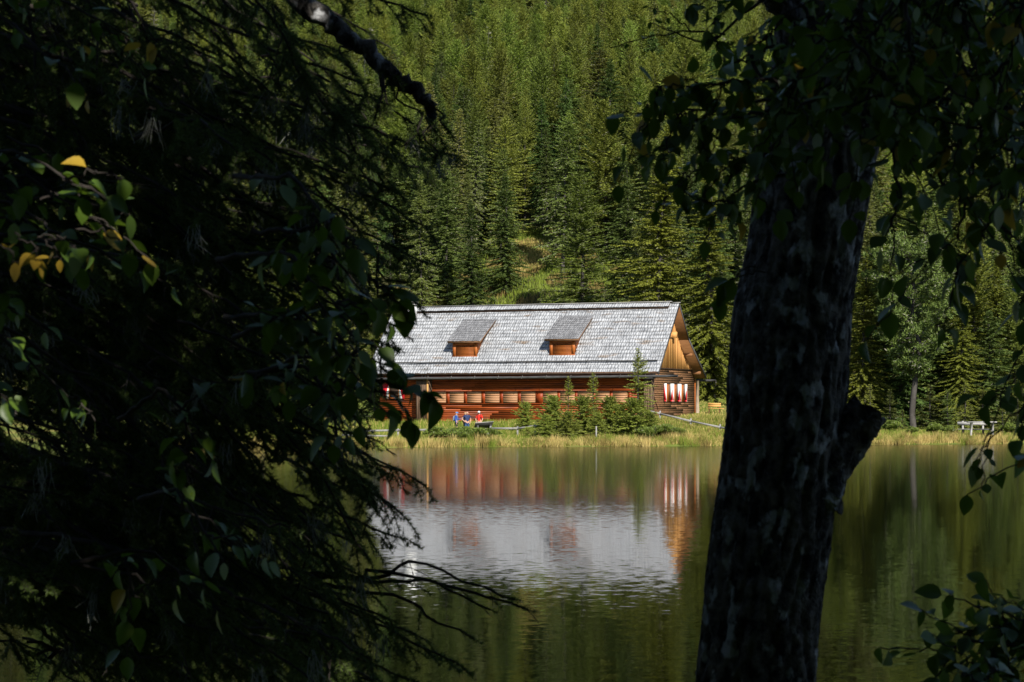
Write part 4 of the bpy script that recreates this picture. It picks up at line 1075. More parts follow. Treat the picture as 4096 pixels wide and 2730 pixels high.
# ------------------------------------------------------------------ fences, board, benches, table
def rail_posts(name, posts, label, mt='rail_grey', rail_d=0.0, second=None, hp=.75, ext=(0, 0)):
    """posts: (px, y of the post top in the photo, Y)"""
    pts = [at(px, py, Y) for px, py, Y in posts]
    root = empty(name, tuple([pts[0][0], pts[0][1], float(ground_z(pts[0][0], pts[0][1]))])); o0 = np.array(root.location); tag(root, label, 'fence')
    for p in pts:
        g = float(ground_z(p[0], p[1])); mb = MB(); q = p - o0
        mb.hexa([[q[0] - .07, q[1] - .06, g - o0[2] - .3], [q[0] + .07, q[1] - .06, g - o0[2] - .3], [q[0] + .07, q[1] + .06, g - o0[2] - .3], [q[0] - .07, q[1] + .06, g - o0[2] - .3],
                 [q[0] - .065, q[1] - .055, q[2] - .02], [q[0] + .065, q[1] - .055, q[2]], [q[0] + .06, q[1] + .055, q[2] + .01], [q[0] - .06, q[1] + .055, q[2] - .01]])
        mb.build('post', M[mt], root)
    line = list(pts)
    if ext[0]: line = [line[0] + (line[0] - line[1]) / np.linalg.norm(line[0] - line[1]) * ext[0]] + line
    if ext[1]: line = line + [line[-1] + (line[-1] - line[-2]) / np.linalg.norm(line[-1] - line[-2]) * ext[1]]
    for a, b in zip(line[:-1], line[1:]):
        for dz in (rail_d,) if second is None else (rail_d, second):
            mb = MB(); a_ = a - o0 - [0, .085, dz]; b_ = b - o0 - [0, .085, dz]; h = .075
            mb.hexa([a_ - [0, .03, h], b_ - [0, .03, h], b_ + [0, .03, -h], a_ + [0, .03, -h], a_ + [0, -.03, h * .8], b_ + [0, -.03, h], b_ + [0, .03, h * .9], a_ + [0, .03, h]])
            mb.build('rail', M[mt], root)
    return root


rail_posts('rail_fence', [(1592, 1715, 150), (1718, 1713, 150.5)], 'weathered grey rail fence on the bank left of the juniper bushes', rail_d=.13, ext=(3.2, 0))
rail_posts('rail_fence', [(1475, 1741, 148), (1553, 1743, 148)], 'short low grey rail on posts in front of the left rail fence', rail_d=.05, ext=(2, 0))
rail_posts('rail_fence', [(1962, 1706, 153.5), (2070, 1706, 153), (2140, 1697, 152.5)], 'thin grey rail fence between the information board and the spruce thicket', rail_d=.16, ext=(0, .5))
rail_posts('rail_fence', [(2640, 1644, 156), (2763, 1674, 154.5), (2880, 1698, 153.2)], 'sloping grey rail fence in front of the lodge gable', rail_d=.22, ext=(1.2, 3.0))
mb = MB(); p = at(2385, 1706, 147.6); g = float(ground_z(p[0], p[1]))
mb.hexa([[-.055, -.05, -.3], [.055, -.05, -.3], [.055, .05, -.3], [-.055, .05, -.3], [-.05, -.05, p[2] - g], [.05, -.05, p[2] - g + .02], [.05, .05, p[2] - g], [-.05, .05, p[2] - g - .02]])
o = mb.build('stake', M['rail_grey']); o.location = (p[0], p[1], g); tag(o, 'lone grey wooden stake standing in the reeds in front of the spruce thicket', 'stake')

# information board, seen from behind: a sloping panel on two posts
bx = (1937 - 2048) / F * 154.6; g = float(ground_z(bx, 154.6))
ib = empty('information_board', (bx, 154.6, g), math.radians(4)); tag(ib, 'sloping dark information board on two posts in front of the visitors', 'information board')
zt = CAM_H - (1688 - HORIZON) / F * 154.6 - g; wb = 72 / F * 154.6 / 2
mb = MB(); mb.hexa([[-wb, -.30, zt - .10], [wb, -.30, zt], [wb - .15, .35, zt - .52], [-wb - .1, .35, zt - .55], [-wb, -.27, zt - .06], [wb, -.27, zt + .04], [wb - .15, .38, zt - .48], [-wb - .1, .38, zt - .51]]); mb.build('panel', M['metal'], ib)
mb = MB(); mb.tube([[-wb - .02, -.315, zt - .09], [wb + .02, -.315, zt + .012]], .028, 6); mb.build('frame', M['wood_grey'], ib)
for s in (-1, 1):
    mb = MB(); mb.box((s * wb * .72 - .07, -.10, -.3), (s * wb * .72 + .07, .06, zt - .22)); mb.build('post', M['log_dark'], ib)

# bench beside the lodge gable
Y = 171; bx = (2857 - 2048) / F * Y; g = float(ground_z(bx, Y)); be = empty('garden_bench', (bx, Y, g), math.radians(-8)); tag(be, 'wooden bench with a back standing in the grass behind the lodge gable', 'bench')
w2 = 52 / F * Y / 2
mb = MB(); [mb.box((-w2, -.18 + k * .14, .42), (w2 + .3, -.06 + k * .14, .47)) for k in range(3)]; mb.build('seat', M['board_orange'], be)
mb = MB(); [mb.hexa([[-w2, .26 + k * .02, .6 + k * .17], [w2, .26 + k * .02, .6 + k * .17], [w2, .30 + k * .02, .6 + k * .17], [-w2, .30 + k * .02, .6 + k * .17], [-w2, .28 + k * .02, .74 + k * .17], [w2, .28 + k * .02, .74 + k * .17], [w2, .32 + k * .02, .74 + k * .17], [-w2, .32 + k * .02, .74 + k * .17]]) for k in range(2)]; mb.build('backrest', M['board_orange'], be)
for s in (-1, 1):
    mb = MB(); mb.hexa([[s * w2 * .8 - .05, .2, -.1], [s * w2 * .8 + .05, .2, -.1], [s * w2 * .8 + .05, .3, -.1], [s * w2 * .8 - .05, .3, -.1], [s * w2 * .8 - .05, .31, .95], [s * w2 * .8 + .05, .31, .95], [s * w2 * .8 + .05, .37, .95], [s * w2 * .8 - .05, .37, .95]]); mb.build('leg', M['plank_gable'], be)
    mb = MB(); mb.tube([[s * w2 * .8, -.3, -.1], [s * w2 * .8, -.1, .42]], .04, 6); mb.build('leg', M['plank_gable'], be)

# picnic table and its bench on the right shore
Y = 160.5; tx = (3928 - 2048) / F * Y; g = float(ground_z(tx, Y)); zt = CAM_H - (1687 - HORIZON) / F * Y - g; sx = 1 / F * Y
pt = empty('picnic_table', (tx, Y, g), math.radians(-6)); tag(pt, 'pale weathered picnic table on the grassy right shore', 'table')
mb = MB(); [mb.box((-58 * sx, -.42 + k * .215, zt - .09), (56 * sx, -.42 + k * .215 + .20, zt)) for k in range(4)]; mb.build('table_top', M['wood_grey'], pt)
for xx, yy, tl in ((-42, -.34, .10), (40, -.34, .0), (-42, .34, .0), (40, .34, .0)):
    mb = MB(); mb.tube([[xx * sx - tl, yy, -.2], [xx * sx + .02, yy * .8, zt - .09]], .09, 6); mb.build('leg', M['wood_grey'], pt)
mb = MB(); mb.box((-40 * sx, -.04, zt * .45), (40 * sx, .04, zt * .45 + .1)); mb.build('stretcher', M['log_dark'], pt)
bx = (3893 - 2048) / F * 161.9; g = float(ground_z(bx, 161.9)); zb = CAM_H - (1698 - HORIZON) / F * 161.9 - g
be = empty('wooden_bench', (bx, 161.9, g), math.radians(-6)); tag(be, 'pale plank bench with post backs standing just behind the picnic table', 'bench')
mb = MB(); mb.box((-62 * sx, -.15, zb * .52), (62 * sx, .18, zb * .52 + .06)); mb.build('seat', M['wood_grey'], be)
mb = MB(); mb.box((-62 * sx, .16, zb - .06), (62 * sx, .21, zb + .2)); mb.build('backrest', M['wood_grey'], be)
for s in (-1, 1):
    mb = MB(); mb.box((s * 40 * sx - .07, .215, -.2), (s * 40 * sx + .07, .32, zb + .26)); mb.build('post', M['wood_grey'], be)
    mb = MB(); mb.box((s * 40 * sx - .07, -.12, -.2), (s * 40 * sx + .07, -.02, zb * .52)); mb.build('leg', M['log_dark'], be)
# ------------------------------------------------------------------ the near trees
nr = np.random.default_rng(99)


def tubes_fast(mb, P0, P1, r0, r1, mat=0):
    """many three-sided twigs at once"""
    d = unit(P1 - P0); ref = np.where(np.abs(d[:, 2:3]) < .8, [[0, 0, 1.0]], [[1.0, 0, 0]]); a = unit(np.cross(d, ref)); b = np.cross(d, a)
    ring = []
    for P, r in ((P0, r0), (P1, r1)):
        for k in range(3):
            t = k * 2.0944; ring.append(P + (a * math.cos(t) + b * math.sin(t)) * np.broadcast_to(r, (len(P),))[:, None])
    v = np.stack(ring, 1).reshape(-1, 3); base = np.arange(len(P0))[:, None] * 6
    f = np.stack([base + np.array([[k, (k + 1) % 3, 3 + (k + 1) % 3, 3 + k]]) for k in range(3)], 1).reshape(-1, 4)
    mb.add(v, f, mat)


def needles(mb, P0, P1, per_m, ln, wd, mat=0):
    L = np.linalg.norm(P1 - P0, axis=1); n = np.maximum(2, (L * per_m).astype(int)); k = np.repeat(np.arange(len(P0)), n)
    s = nr.random(len(k)); P = P0[k] + (P1 - P0)[k] * s[:, None]; d = unit(P1 - P0)[k]
    rv = nr.normal(size=(len(k), 3)); rv -= (rv * d).sum(1)[:, None] * d; rv = unit(rv); rv[:, 2] += .25
    D = unit(d * nr.uniform(.45, .9, len(k))[:, None] + rv); sd = unit(np.cross(D, nr.normal(size=(len(k), 3)))) * (wd / 2)
    l_ = ln * nr.uniform(.7, 1.2, len(k))[:, None]
    v = np.stack([P - sd, P + sd, P + D * l_], 1).reshape(-1, 3)
    mb.add(v, np.arange(len(v)).reshape(-1, 3), mat)


def bez(a, b, c, n): t = np.linspace(0, 1, n)[:, None]; return a * (1 - t) ** 2 + 2 * b * t * (1 - t) + c * t * t


class Spray:
    """spruce branches: bark, twigs and needles gathered for one tree"""
    def __init__(self): self.wood = MB(); self.T0 = []; self.T1 = []; self.bare0 = []; self.bare1 = []; self.lich = []

    def branch(self, A, B, sag, r0=.018, sec=.05, slen=.34, bare=0.0, ter=True):
        L = np.linalg.norm(B - A); n = max(8, int(L / .05)); pts = bez(A, (A + B) / 2 + np.array([0, 0, sag]), B, n)
        wv_ = np.linspace(0, 1, n)[:, None]; pts = pts + np.sin(wv_ * nr.uniform(5, 11) + nr.uniform(0, 6)) * nr.normal(0, .035, 3) * np.sin(wv_ * math.pi); pts[1:-1] += nr.normal(0, .004, (n - 2, 3)); self.wood.tube(pts, np.linspace(r0, .0035, n), 5, cap=False)
        tan = unit(np.gradient(pts, axis=0)); side = unit(np.cross(tan, [0, 0, 1.0])); i0 = int(n * nr.uniform(.12, .3))
        m = int(L * (1 - i0 / n) / sec)
        for q in range(m):
            u = i0 / n + (1 - i0 / n) * (q + nr.random()) / m; i = min(n - 1, int(u * n)); sg = 1 if q % 2 else -1
            l_ = slen * (1.12 - .8 * u) * nr.uniform(.55, 1.2) * (min(1, (u - i0 / n) * 4 + .35))
            th = math.radians(nr.uniform(35, 65)); d = unit(tan[i] * math.cos(th) + side[i] * sg * math.sin(th) + np.array([0, 0, -nr.uniform(.0, .75)]))
            p0 = pts[i]; p2 = p0 + d * l_ + np.array([0, 0, -.12 * l_]); pm = (p0 + p2) / 2 + np.array([0, 0, .06 * l_])
            isb = nr.random() < bare
            tgt0, tgt1 = (self.bare0, self.bare1) if isb else (self.T0, self.T1)
            tgt0 += [p0, pm]; tgt1 += [pm, p2]
            if ter and l_ > .09:
                for w_ in range(int(l_ / .045)):
                    t = nr.uniform(.25, .95); b0 = p0 + (p2 - p0) * t; s2 = nr.choice([-1, 1]); sd = unit(np.cross(d, [0, 0, 1.0]))
                    d2 = unit(d * .7 + sd * s2 * .7 + np.array([0, 0, -nr.uniform(0, .5)])); l2 = l_ * .42 * (1.1 - t) * nr.uniform(.6, 1.3) + .015
                    tgt0.append(b0); tgt1.append(b0 + d2 * l2)
            if nr.random() < .06: self.lich.append((p2, nr.uniform(.03, .10)))
        self.T0.append(pts[-2]); self.T1.append(pts[-1] + tan[-1] * .03)
        if bare < .9: self.T0 += list(pts[n // 2:-1:2]); self.T1 += list(pts[n // 2 + 1::2][:len(pts[n // 2:-1:2])])

    def finish(self, root, per_m=1000, ln=.018, wd=.0030):
        T0, T1 = np.array(self.T0), np.array(self.T1); mb = MB()
        k = min(len(T0), len(T1)); T0, T1 = T0[:k], T1[:k]
        needles(mb, T0, T1, per_m, ln, wd); mb.build('crown', M['needle_near'], root)
        tubes_fast(self.wood, T0, T1, .0021, .0012)
        if self.bare0: tubes_fast(self.wood, np.array(self.bare0), np.array(self.bare1), .0024, .001)
        self.wood.build('branches', M['bark_twig'], root)
        if self.lich:
            mb = MB(); A = []; B = []
            for p, l_ in self.lich:
                for _ in range(14):
                    a = p + nr.normal(0, .012, 3); m_ = a + np.array([nr.normal(0, .012), nr.normal(0, .012), -l_ * .5]); A += [a, m_]; B += [m_, m_ + np.array([nr.normal(0, .015), nr.normal(0, .015), -l_ * nr.uniform(.2, .6)])]
            tubes_fast(mb, np.array(A), np.array(B), .0014, .0009); mb.build('lichen', M['lichen_near'], root)


# the spruce on the left: its trunk stands outside the picture
SX, SY = -2.55, 7.2
sp_root = empty('spruce_tree', (0, 0, 0)); tag(sp_root, 'dark shaded spruce whose drooping branches fill the left side close to the viewer', 'tree')
zs = np.linspace(-.6, 17, 12); mb = MB(); mb.tube(np.c_[SX + .05 * np.sin(zs), SY + 0 * zs, zs], np.interp(zs, [-.6, 4, 17], [.30, .22, .03]), 12); mb.build('trunk', M['bark_near'], sp_root, True)
S = Spray()
trunk_pt = lambda z: np.array([SX + .05 * math.sin(z), SY, z])
# (photo column, row) of the branch tips, depth of the tip, and how far each one starts above its tip
TIPS = [(1700, 60, 6.6), (1560, 190, 7.4), (1440, 330, 6.3), (1330, 480, 7.0), (1810, 620, 7.2), (1720, 700, 7.6), (1600, 560, 6.6), (1690, 900, 7.0), (1560, 760, 6.4), (1450, 640, 7.8),
        (1740, 1060, 7.3), (1600, 1000, 6.7), (1480, 900, 7.6), (1640, 1190, 7.1), (1500, 1120, 6.4), (1380, 1020, 7.2), (1540, 1330, 7.4), (1420, 1250, 6.6), (1480, 1480, 7.0), (1360, 1400, 7.6),
        (1300, 1560, 6.5), (1440, 1640, 7.2), (1500, 1760, 6.9), (1580, 1880, 7.2), (1400, 1800, 6.4), (1700, 1945, 7.3), (1610, 2060, 7.0), (1480, 2010, 7.5), (1590, 2150, 6.8), (1440, 2180, 7.3),
        (1500, 2330, 7.0), (1560, 2480, 6.6), (1380, 2380, 7.4), (1820, 2650, 7.0), (1700, 2560, 7.3), (1640, 2720, 6.6), (1450, 2600, 7.0), (1760, 2800, 6.8), (1550, 2800, 7.2)]
for px, py, Y in TIPS:
    B = at(px, py, Y); z0 = B[2] + nr.uniform(.35, .95); S.branch(trunk_pt(z0) + [0, 0, 0], B, nr.uniform(.02, .22), r0=.014, slen=nr.uniform(.26, .40), bare=.08)
for i in range(120):
    px = nr.uniform(-150, 1330) if i % 3 else nr.uniform(700, 1480); py = nr.uniform(-150, 2900); Y = nr.uniform(5.6, 8.6)
    B = at(px, py, Y); z0 = B[2] + nr.uniform(.2, .8); A0 = trunk_pt(z0); q_ = nr.uniform(0, .75); A0 = A0 * (1 - q_) + B * q_ + np.array([nr.normal(0, .1), nr.normal(0, .5) * q_, nr.uniform(-.1, .55) * q_]); S.branch(A0, B, nr.uniform(0, .2), r0=.017 * (1 - .7 * q_), slen=nr.uniform(.28, .42), bare=.3 if py > 1200 else .15, ter=True)
for i in range(70):
    px = nr.uniform(350, 1430); py = nr.uniform(1350, 2900); B = at(px, py, nr.uniform(6.0, 8.4)); A0 = B + np.array([-nr.uniform(.35, .9), nr.normal(0, .4), nr.uniform(.1, .5)]); S.branch(A0, B, nr.uniform(0, .12), r0=.006, slen=nr.uniform(.22, .36), bare=.35)
for i in range(175):        # the drooping curtain: short forked boughs all over
    if i < 55: px, py = nr.uniform(850, 1720), nr.uniform(-60, 1150); px = min(px, 1560 + 180 * math.sin(py * .004 + .3))
    elif i < 75: px, py = nr.uniform(100, 1100), nr.uniform(0, 1500)
    else: py = nr.uniform(1250, 2900); px = nr.uniform(500, 1500 + .05 * (py - 1700))
    if 1080 < px < 1760 and py < 430: continue
    B = at(px, py, nr.uniform(6.2, 8.4)); A0 = B + np.array([-nr.uniform(.25, .6), nr.normal(0, .3), nr.uniform(.2, .6)]); S.branch(A0, B, nr.uniform(0, .12), r0=.005, slen=nr.uniform(.18, .30), sec=.035, bare=.12)
for i in range(60):          # the crown above the picture
    z0 = nr.uniform(5.6, 15); A_ = nr.uniform(0, 6.28); L_ = 2.9 * (1 - (z0 - 4) / 14) + .5
    S.branch(trunk_pt(z0), trunk_pt(z0) + np.array([math.cos(A_) * L_, math.sin(A_) * L_, -.25 * L_]), .1, sec=.09, slen=.5)
# nearly bare dead twigs reaching low over the water
for px, py, Y in ((2110, 2440, 7.0), (2060, 2400, 7.0), (1960, 2440, 6.9), (1900, 2560, 7.1)):
    S.branch(at(1250, 2300 + (py - 2400) * .3, 7.2), at(px, py, Y), .10, r0=.009, sec=.10, slen=.17, bare=.75, ter=False)
for a_, b_ in (((1600, 330), (1680, 560)), ((1715, 480), (1740, 640)), ((1500, 250), (1560, 420)), ((1350, 120), (1420, 300)), ((1690, 390), (1790, 520)), ((1560, 300), (1500, 470))):
    S.branch(at(*a_, 6.6), at(*b_, 6.5), .02, r0=.004, sec=.04, slen=.13, bare=.2)
for a_, b_ in (((1330, 1040), (1560, 1180)), ((1300, 1130), (1590, 1310)), ((1300, 1200), (1550, 1400)), ((1350, 1330), (1560, 1500)), ((1280, 1000), (1620, 1130))):
    S.branch(at(*a_, 6.8), at(*b_, 6.7), .03, r0=.005, sec=.04, slen=.16, bare=.1)
S.finish(sp_root)
# the thick broken branch hanging in from the top
px_path = [(1080, -160), (1210, 20), (1330, 90), (1450, 190), (1560, 290), (1640, 345), (1705, 400), (1728, 440), (1715, 490)]
pts = np.array([at(a, b, 6.6) for a, b in px_path]); tt = np.linspace(0, 8, 40); P = np.stack([np.interp(tt, np.arange(9), pts[:, k]) for k in range(3)], 1); P += nr.normal(0, .006, P.shape)
mb = MB(); mb.tube(P, np.interp(tt, [0, 3, 6, 8], [.036, .030, .022, .012]) * (1 + nr.uniform(-.15, .2, 40)), 9)
mb.build('dead_branch', M['bark_near'], sp_root, True)


# broad leaves
def leaf_proto():
    """a pointed oval leaf in its own frame: x along the midrib, folded a little along it"""
    u = np.array([0, .16, .36, .58, .80, 1.0]); wv = np.array([.0, .24, .335, .30, .17, 0]); v = []
    for a, b in zip(u, wv):
        bend = -.16 * a * a; v += [(a, -b, bend + .30 * b), (a, 0, bend), (a, b, bend + .30 * b)]
    f = []
    for k in range(5): f += [[3 * k, 3 * k + 3, 3 * k + 4, 3 * k + 1], [3 * k + 1, 3 * k + 4, 3 * k + 5, 3 * k + 2]]
    return np.array(v), np.array(f)


LV, LF = leaf_proto()


def add_leaves(mb, P, D, Nn, size, yellow=.06, mats=None):
    n = len(P); x = unit(D); z = unit(Nn - (Nn * x).sum(1)[:, None] * x); y = np.cross(z, x)
    V = P[:, None] + size[:, None, None] * (LV[None, :, 0:1] * x[:, None] + LV[None, :, 1:2] * y[:, None] * 1.0 + LV[None, :, 2:3] * (z * nr.uniform(-.4, 2.3, (n, 1)))[:, None])
    f = (np.arange(n)[:, None, None] * len(LV) + LF[None]).reshape(-1, 4)
    m = (nr.random(n) < yellow).astype(int) if mats is None else np.asarray(mats)
    mb.add(V.reshape(-1, 3), f, np.repeat(m, len(LF)))


class Leafy:
    def __init__(self): self.wood = MB(); self.leaf = MB(); self.a = []; self.b = []

    def twig(self, pts, r0=.006, step=.045, size=.07, yellow=.05, start=.2, side_twigs=True, droop=.35):
        pts = np.asarray(pts, float); n = 14; t = np.linspace(0, len(pts) - 1, n)
        P = np.stack([np.interp(t, np.arange(len(pts)), pts[:, k]) for k in range(3)], 1); P[1:-1] += nr.normal(0, .004, (n - 2, 3))
        self.wood.tube(P, np.linspace(r0, .0016, n), 5, cap=False)
        L = np.linalg.norm(np.diff(P, axis=0), axis=1).sum(); k = max(2, int(L * (1 - start) / step)); pos = []; dirs = []
        for q in range(k):
            u = start + (1 - start) * (q + .5 * nr.random()) / k; i = min(n - 2, int(u * (n - 1))); p = P[i] + (P[i + 1] - P[i]) * (u * (n - 1) - i); tn = unit(P[i + 1] - P[i])
            sd = unit(np.cross(tn, [0, 0, 1.0])) * (1 if q % 2 else -1)
            d = unit(tn * nr.uniform(.3, .9) + sd * nr.uniform(.5, 1.0) + np.array([0, 0, -nr.uniform(-.2, .8) * droop * 1.6]) + nr.normal(0, .25, 3))
            e = p + d * nr.uniform(.012, .03); self.a.append(p); self.b.append(e); pos.append(e); dirs.append(unit(d + np.array([0, 0, -.06])))
        pos.append(P[-1]); dirs.append(unit(P[-1] - P[-2] + np.array([0, 0, -.3])))
        m = len(pos); nn = np.array([0, -.12, 1.0]) + nr.normal(0, .38, (m, 3))
        add_leaves(self.leaf, np.array(pos), np.array(dirs), nn, size * nr.uniform(.65, 1.2, m), yellow)

    def finish(self, root, wood='branches', leaf='leaves'):
        if self.a: tubes_fast(self.wood, np.array(self.a), np.array(self.b), .0012, .0009)
        self.wood.build(wood, M['bark_twig'], root); self.leaf.build(leaf, [M['leaf'], M['leaf_yellow']], root, True)


# leafy tree in front of the spruce: stem just outside the picture on the left
al = empty('broadleaf_tree', (0, 0, 0)); tag(al, 'broadleaf tree with a few sunlit green and yellow leaves in front of the left spruce', 'tree')
mb = MB(); zs = np.linspace(-.3, 9, 10) ; mb.tube(np.c_[-1.75 + .03 * np.sin(zs * 2), 4.7 + 0 * zs, zs + .4], np.linspace(.10, .02, 10), 9); mb.build('trunk', M['bark_near'], al, True)
A = Leafy()
def limb(px0, py0, px1, py1, Y0, Y1, sub=5, size=.07, yellow=.05, r0=.008, ln=(.12, .28)):
    a, b = at(px0, py0, Y0), at(px1, py1, Y1); m = (a + b) / 2 + np.array([0, 0, .10]); A.twig([a, m, b], r0, .06, size, yellow)
    for q in range(sub):
        t = nr.uniform(.25, .95); p = bez(a, m, b, 21)[int(t * 20)]; d = unit(b - a) * nr.uniform(.1, .7) + nr.normal(0, .45, 3) + np.array([0, 0, -.25]); lg_ = nr.uniform(*ln)
        A.twig([p, p + d * lg_ * .5 + np.array([0, 0, .02]), p + d * lg_], .0035, .042, size, yellow)
for px, py in ((430, 800), (470, 930), (330, 1090), (300, 330), (520, 150), (180, 1330), (700, 1150), (330, 1640)):
    limb(-320, py - nr.uniform(60, 300), px, py, 4.7, nr.uniform(4.2, 5.2), 3, .055, .03 if py < 1100 else .02, ln=(.08, .22))
for px, py in ((1450, 1080), (1510, 1240), (1430, 1310), (1470, 1440), (1490, 1560), (1560, 1660), (1440, 1700)):
    limb(px - nr.uniform(420, 700), py - nr.uniform(60, 420), px, py, 5.0, nr.uniform(4.4, 5.4), 5, .060, .02, ln=(.06, .15))
for i in range(4):
    px = nr.uniform(-100, 1150); py = nr.uniform(1500, 2800); limb(px - nr.uniform(300, 600), py - nr.uniform(0, 300), px, py, 4.9, nr.uniform(4.0, 5.6), 4, .058, .01)
for i in range(40):
    z0 = nr.uniform(3.9, 9); a_ = nr.uniform(0, 6.28); p = np.array([-1.75, 4.7, z0]); d = np.array([math.cos(a_), math.sin(a_), .1]) * nr.uniform(.8, 1.6); A.twig([p, p + d * .5 + [0, 0, .2], p + d], .012, .03, .085, .05)
for path in ([(1440, 1090), (1540, 1150), (1600, 1215)], [(1470, 1120), (1550, 1180), (1618, 1235)], [(1400, 1180), (1480, 1230), (1560, 1300)], [(1500, 1560), (1590, 1600), (1660, 1690)], [(1440, 1480), (1560, 1540), (1640, 1560)], [(1380, 1330), (1480, 1365), (1555, 1400)], [(1400, 1410), (1480, 1445), (1570, 1475)], [(1440, 1510), (1590, 1545), (1730, 1600)], [(1430, 1590), (1540, 1620), (1650, 1690)], [(1450, 1560), (1600, 1580), (1700, 1560)]):
    A.twig([at(a_, b_, 5.0) for a_, b_ in path], .003, .035, .068, .0, start=.3)
for path, sz_ in (([(60, 930), (140, 990), (165, 1060)], .042), ([(-40, 960), (40, 1000), (60, 1050)], .05), ([(260, 210), (320, 300), (350, 400)], .05), ([(180, 960), (230, 1000), (240, 1040)], .04), ([(700, 120), (640, 160), (600, 170)], .045)):
    A.twig([at(a_, b_, 4.45) for a_, b_ in path], .0025, .045, sz_, 1.0, start=.5)
for path in ([(250, 720), (380, 760), (470, 830), (520, 860)], [(160, 800), (250, 770), (330, 790)], [(300, 920), (400, 930), (480, 960), (520, 1010)], [(150, 950), (260, 950), (300, 1000)]):
    A.twig([at(a_, b_, 4.4) for a_, b_ in path], .0028, .04, .06, .06, start=.25)
# unseen leaf disc added across the sun; its hole shapes the shaft at left
n_ = 7200; c_ = TGT - SUN_D * 3.4; e1 = unit(np.cross(SUN_D, [0, 0, 1.0])); e2 = np.cross(e1, SUN_D)
rr_ = 2.5 * np.sqrt(nr.random(n_)); aa_ = nr.uniform(0, 6.28, n_); q1, q2 = rr_ * np.cos(aa_), rr_ * np.sin(aa_)
ok_ = ((q1 / .36) ** 2 + ((q2) / .19) ** 2) > 1
P_ = c_ + e1 * q1[:, None] + e2 * q2[:, None] - SUN_D * nr.uniform(-.3, .5, n_)[:, None]; P_ = P_[ok_]
P_ = P_[P_[:, 2] > CAM_H + .26 * np.maximum(P_[:, 1], 0) + .35]
add_leaves(A.leaf, P_, nr.normal(size=P_.shape), nr.normal(size=P_.shape) * .6 - SUN_D, .17 * nr.uniform(.7, 1.2, len(P_)), .03)
for q in range(26):
    p1 = P_[nr.integers(len(P_))]; A.wood.tube(bez(np.array([-1.75, 4.7, 5.2]), (np.array([-1.75, 4.7, 6.6]) + p1) / 2, p1, 8), np.linspace(.02, .004, 8), 5, cap=False)
A.finish(al)

# the leaning trunk on the right with the stub of a sawn limb
tr = empty('leaning_tree', (0, 0, 0)); tag(tr, 'leaning dark rough barked tree trunk on the right with a broken limb stub', 'tree')
TY = 6.4
prof = [(2960, 3260, 560), (3000, 2900, 500), (3025, 2730, 478), (3060, 2400, 470), (3094, 2090, 470), (3120, 1850, 470), (3146, 1640, 478), (3150, 1560, 484), (3172, 1220, 458), (3225, 960, 456), (3259, 700, 474), (3300, 420, 470), (3325, 180, 468), (3320, 0, 470), (3322, -250, 440), (3330, -700, 400), (3300, -1500, 330)]
ctr = np.array([at(a, b, TY) for a, b, _ in prof]); rad = np.array([c / F * TY / 2 for *_, c in prof])
NZ, nth = 420, 150
zf = np.linspace(ctr[0][2], ctr[-1][2], NZ); oz = np.argsort(ctr[:, 2]); cx = np.interp(zf, ctr[oz, 2], ctr[oz, 0]); rr = np.interp(zf, ctr[oz, 2], rad[oz])
mb = MB(); th = np.arange(nth) * 2 * math.pi / nth; TT, ZZ = np.meshgrid(th, zf)
lump = .026 * np.sin(3 * TT + 2.1 * ZZ) + .020 * np.sin(5 * TT - 4.3 * ZZ + 1) + .016 * np.sin(2 * TT + 9 * ZZ)
fine = np.zeros_like(TT)
for q in range(26):
    kk = int(nr.integers(7, 34)); fine += np.sin(kk * TT + nr.normal(0, 26) * ZZ + nr.uniform(0, 6.28)) * .0085
lump = lump + .8 * fine - .6 * np.abs(fine) + nr.normal(0, .006, TT.shape)
RR = np.interp(ZZ, zf, rr) * (1 + lump); V = np.stack([np.interp(ZZ, zf, cx) + RR * np.cos(TT), TY + RR * np.sin(TT), ZZ], -1).reshape(-1, 3)
i, j = np.meshgrid(np.arange(NZ - 1), np.arange(nth), indexing='ij'); mb.add(V, np.stack([i * nth + j, i * nth + (j + 1) % nth, (i + 1) * nth + (j + 1) % nth, (i + 1) * nth + j], -1).reshape(-1, 4))
mb.build('trunk', M['bark_near'], tr, True)
# stub: grows out of the right flank, angled up, ragged end
pth = np.array([at(a, b, TY - .02) for a, b in ((3230, 1960), (3290, 1870), (3350, 1795), (3420, 1712), (3478, 1640))]); n = 60; nt_ = 28
t = np.linspace(0, 4, n); P = np.stack([np.interp(t, np.arange(5), pth[:, k]) for k in range(3)], 1); ax_ = unit(pth[-1] - pth[0]); u_ = unit(np.cross(ax_, [0, 1.0, 0])); w_ = np.cross(ax_, u_)
th2, tt2 = np.meshgrid(np.arange(nt_) * 2 * math.pi / nt_, t); rs = np.interp(tt2, [0, 1.2, 2.4, 3.6, 4], [.125, .092, .072, .065, .060]) * (1 + .06 * np.sin(3 * th2 + 2 * tt2) + .05 * np.sin(7 * th2 - 3 * tt2) + .04 * np.sin(11 * th2 + 5 * tt2) + nr.normal(0, .022, th2.shape))
V = P[:, None] + rs[..., None] * (u_ * np.cos(th2)[..., None] + w_ * np.sin(th2)[..., None])
V[-1] += ax_ * (np.abs(nr.normal(0, .005, nt_)) + .006 * np.cos(np.arange(nt_) * .9))[:, None]
mb = MB(); i, j = np.meshgrid(np.arange(n - 1), np.arange(nt_), indexing='ij'); mb.add(V.reshape(-1, 3), np.stack([i * nt_ + j, i * nt_ + (j + 1) % nt_, (i + 1) * nt_ + (j + 1) % nt_, (i + 1) * nt_ + j], -1).reshape(-1, 4))
end = np.vstack([V[-1], P[-1] - ax_ * .008]); mb.add(end, [[k, (k + 1) % nt_, nt_] for k in range(nt_)])
mb.build('limb_stub', M['bark_near'], tr, True)
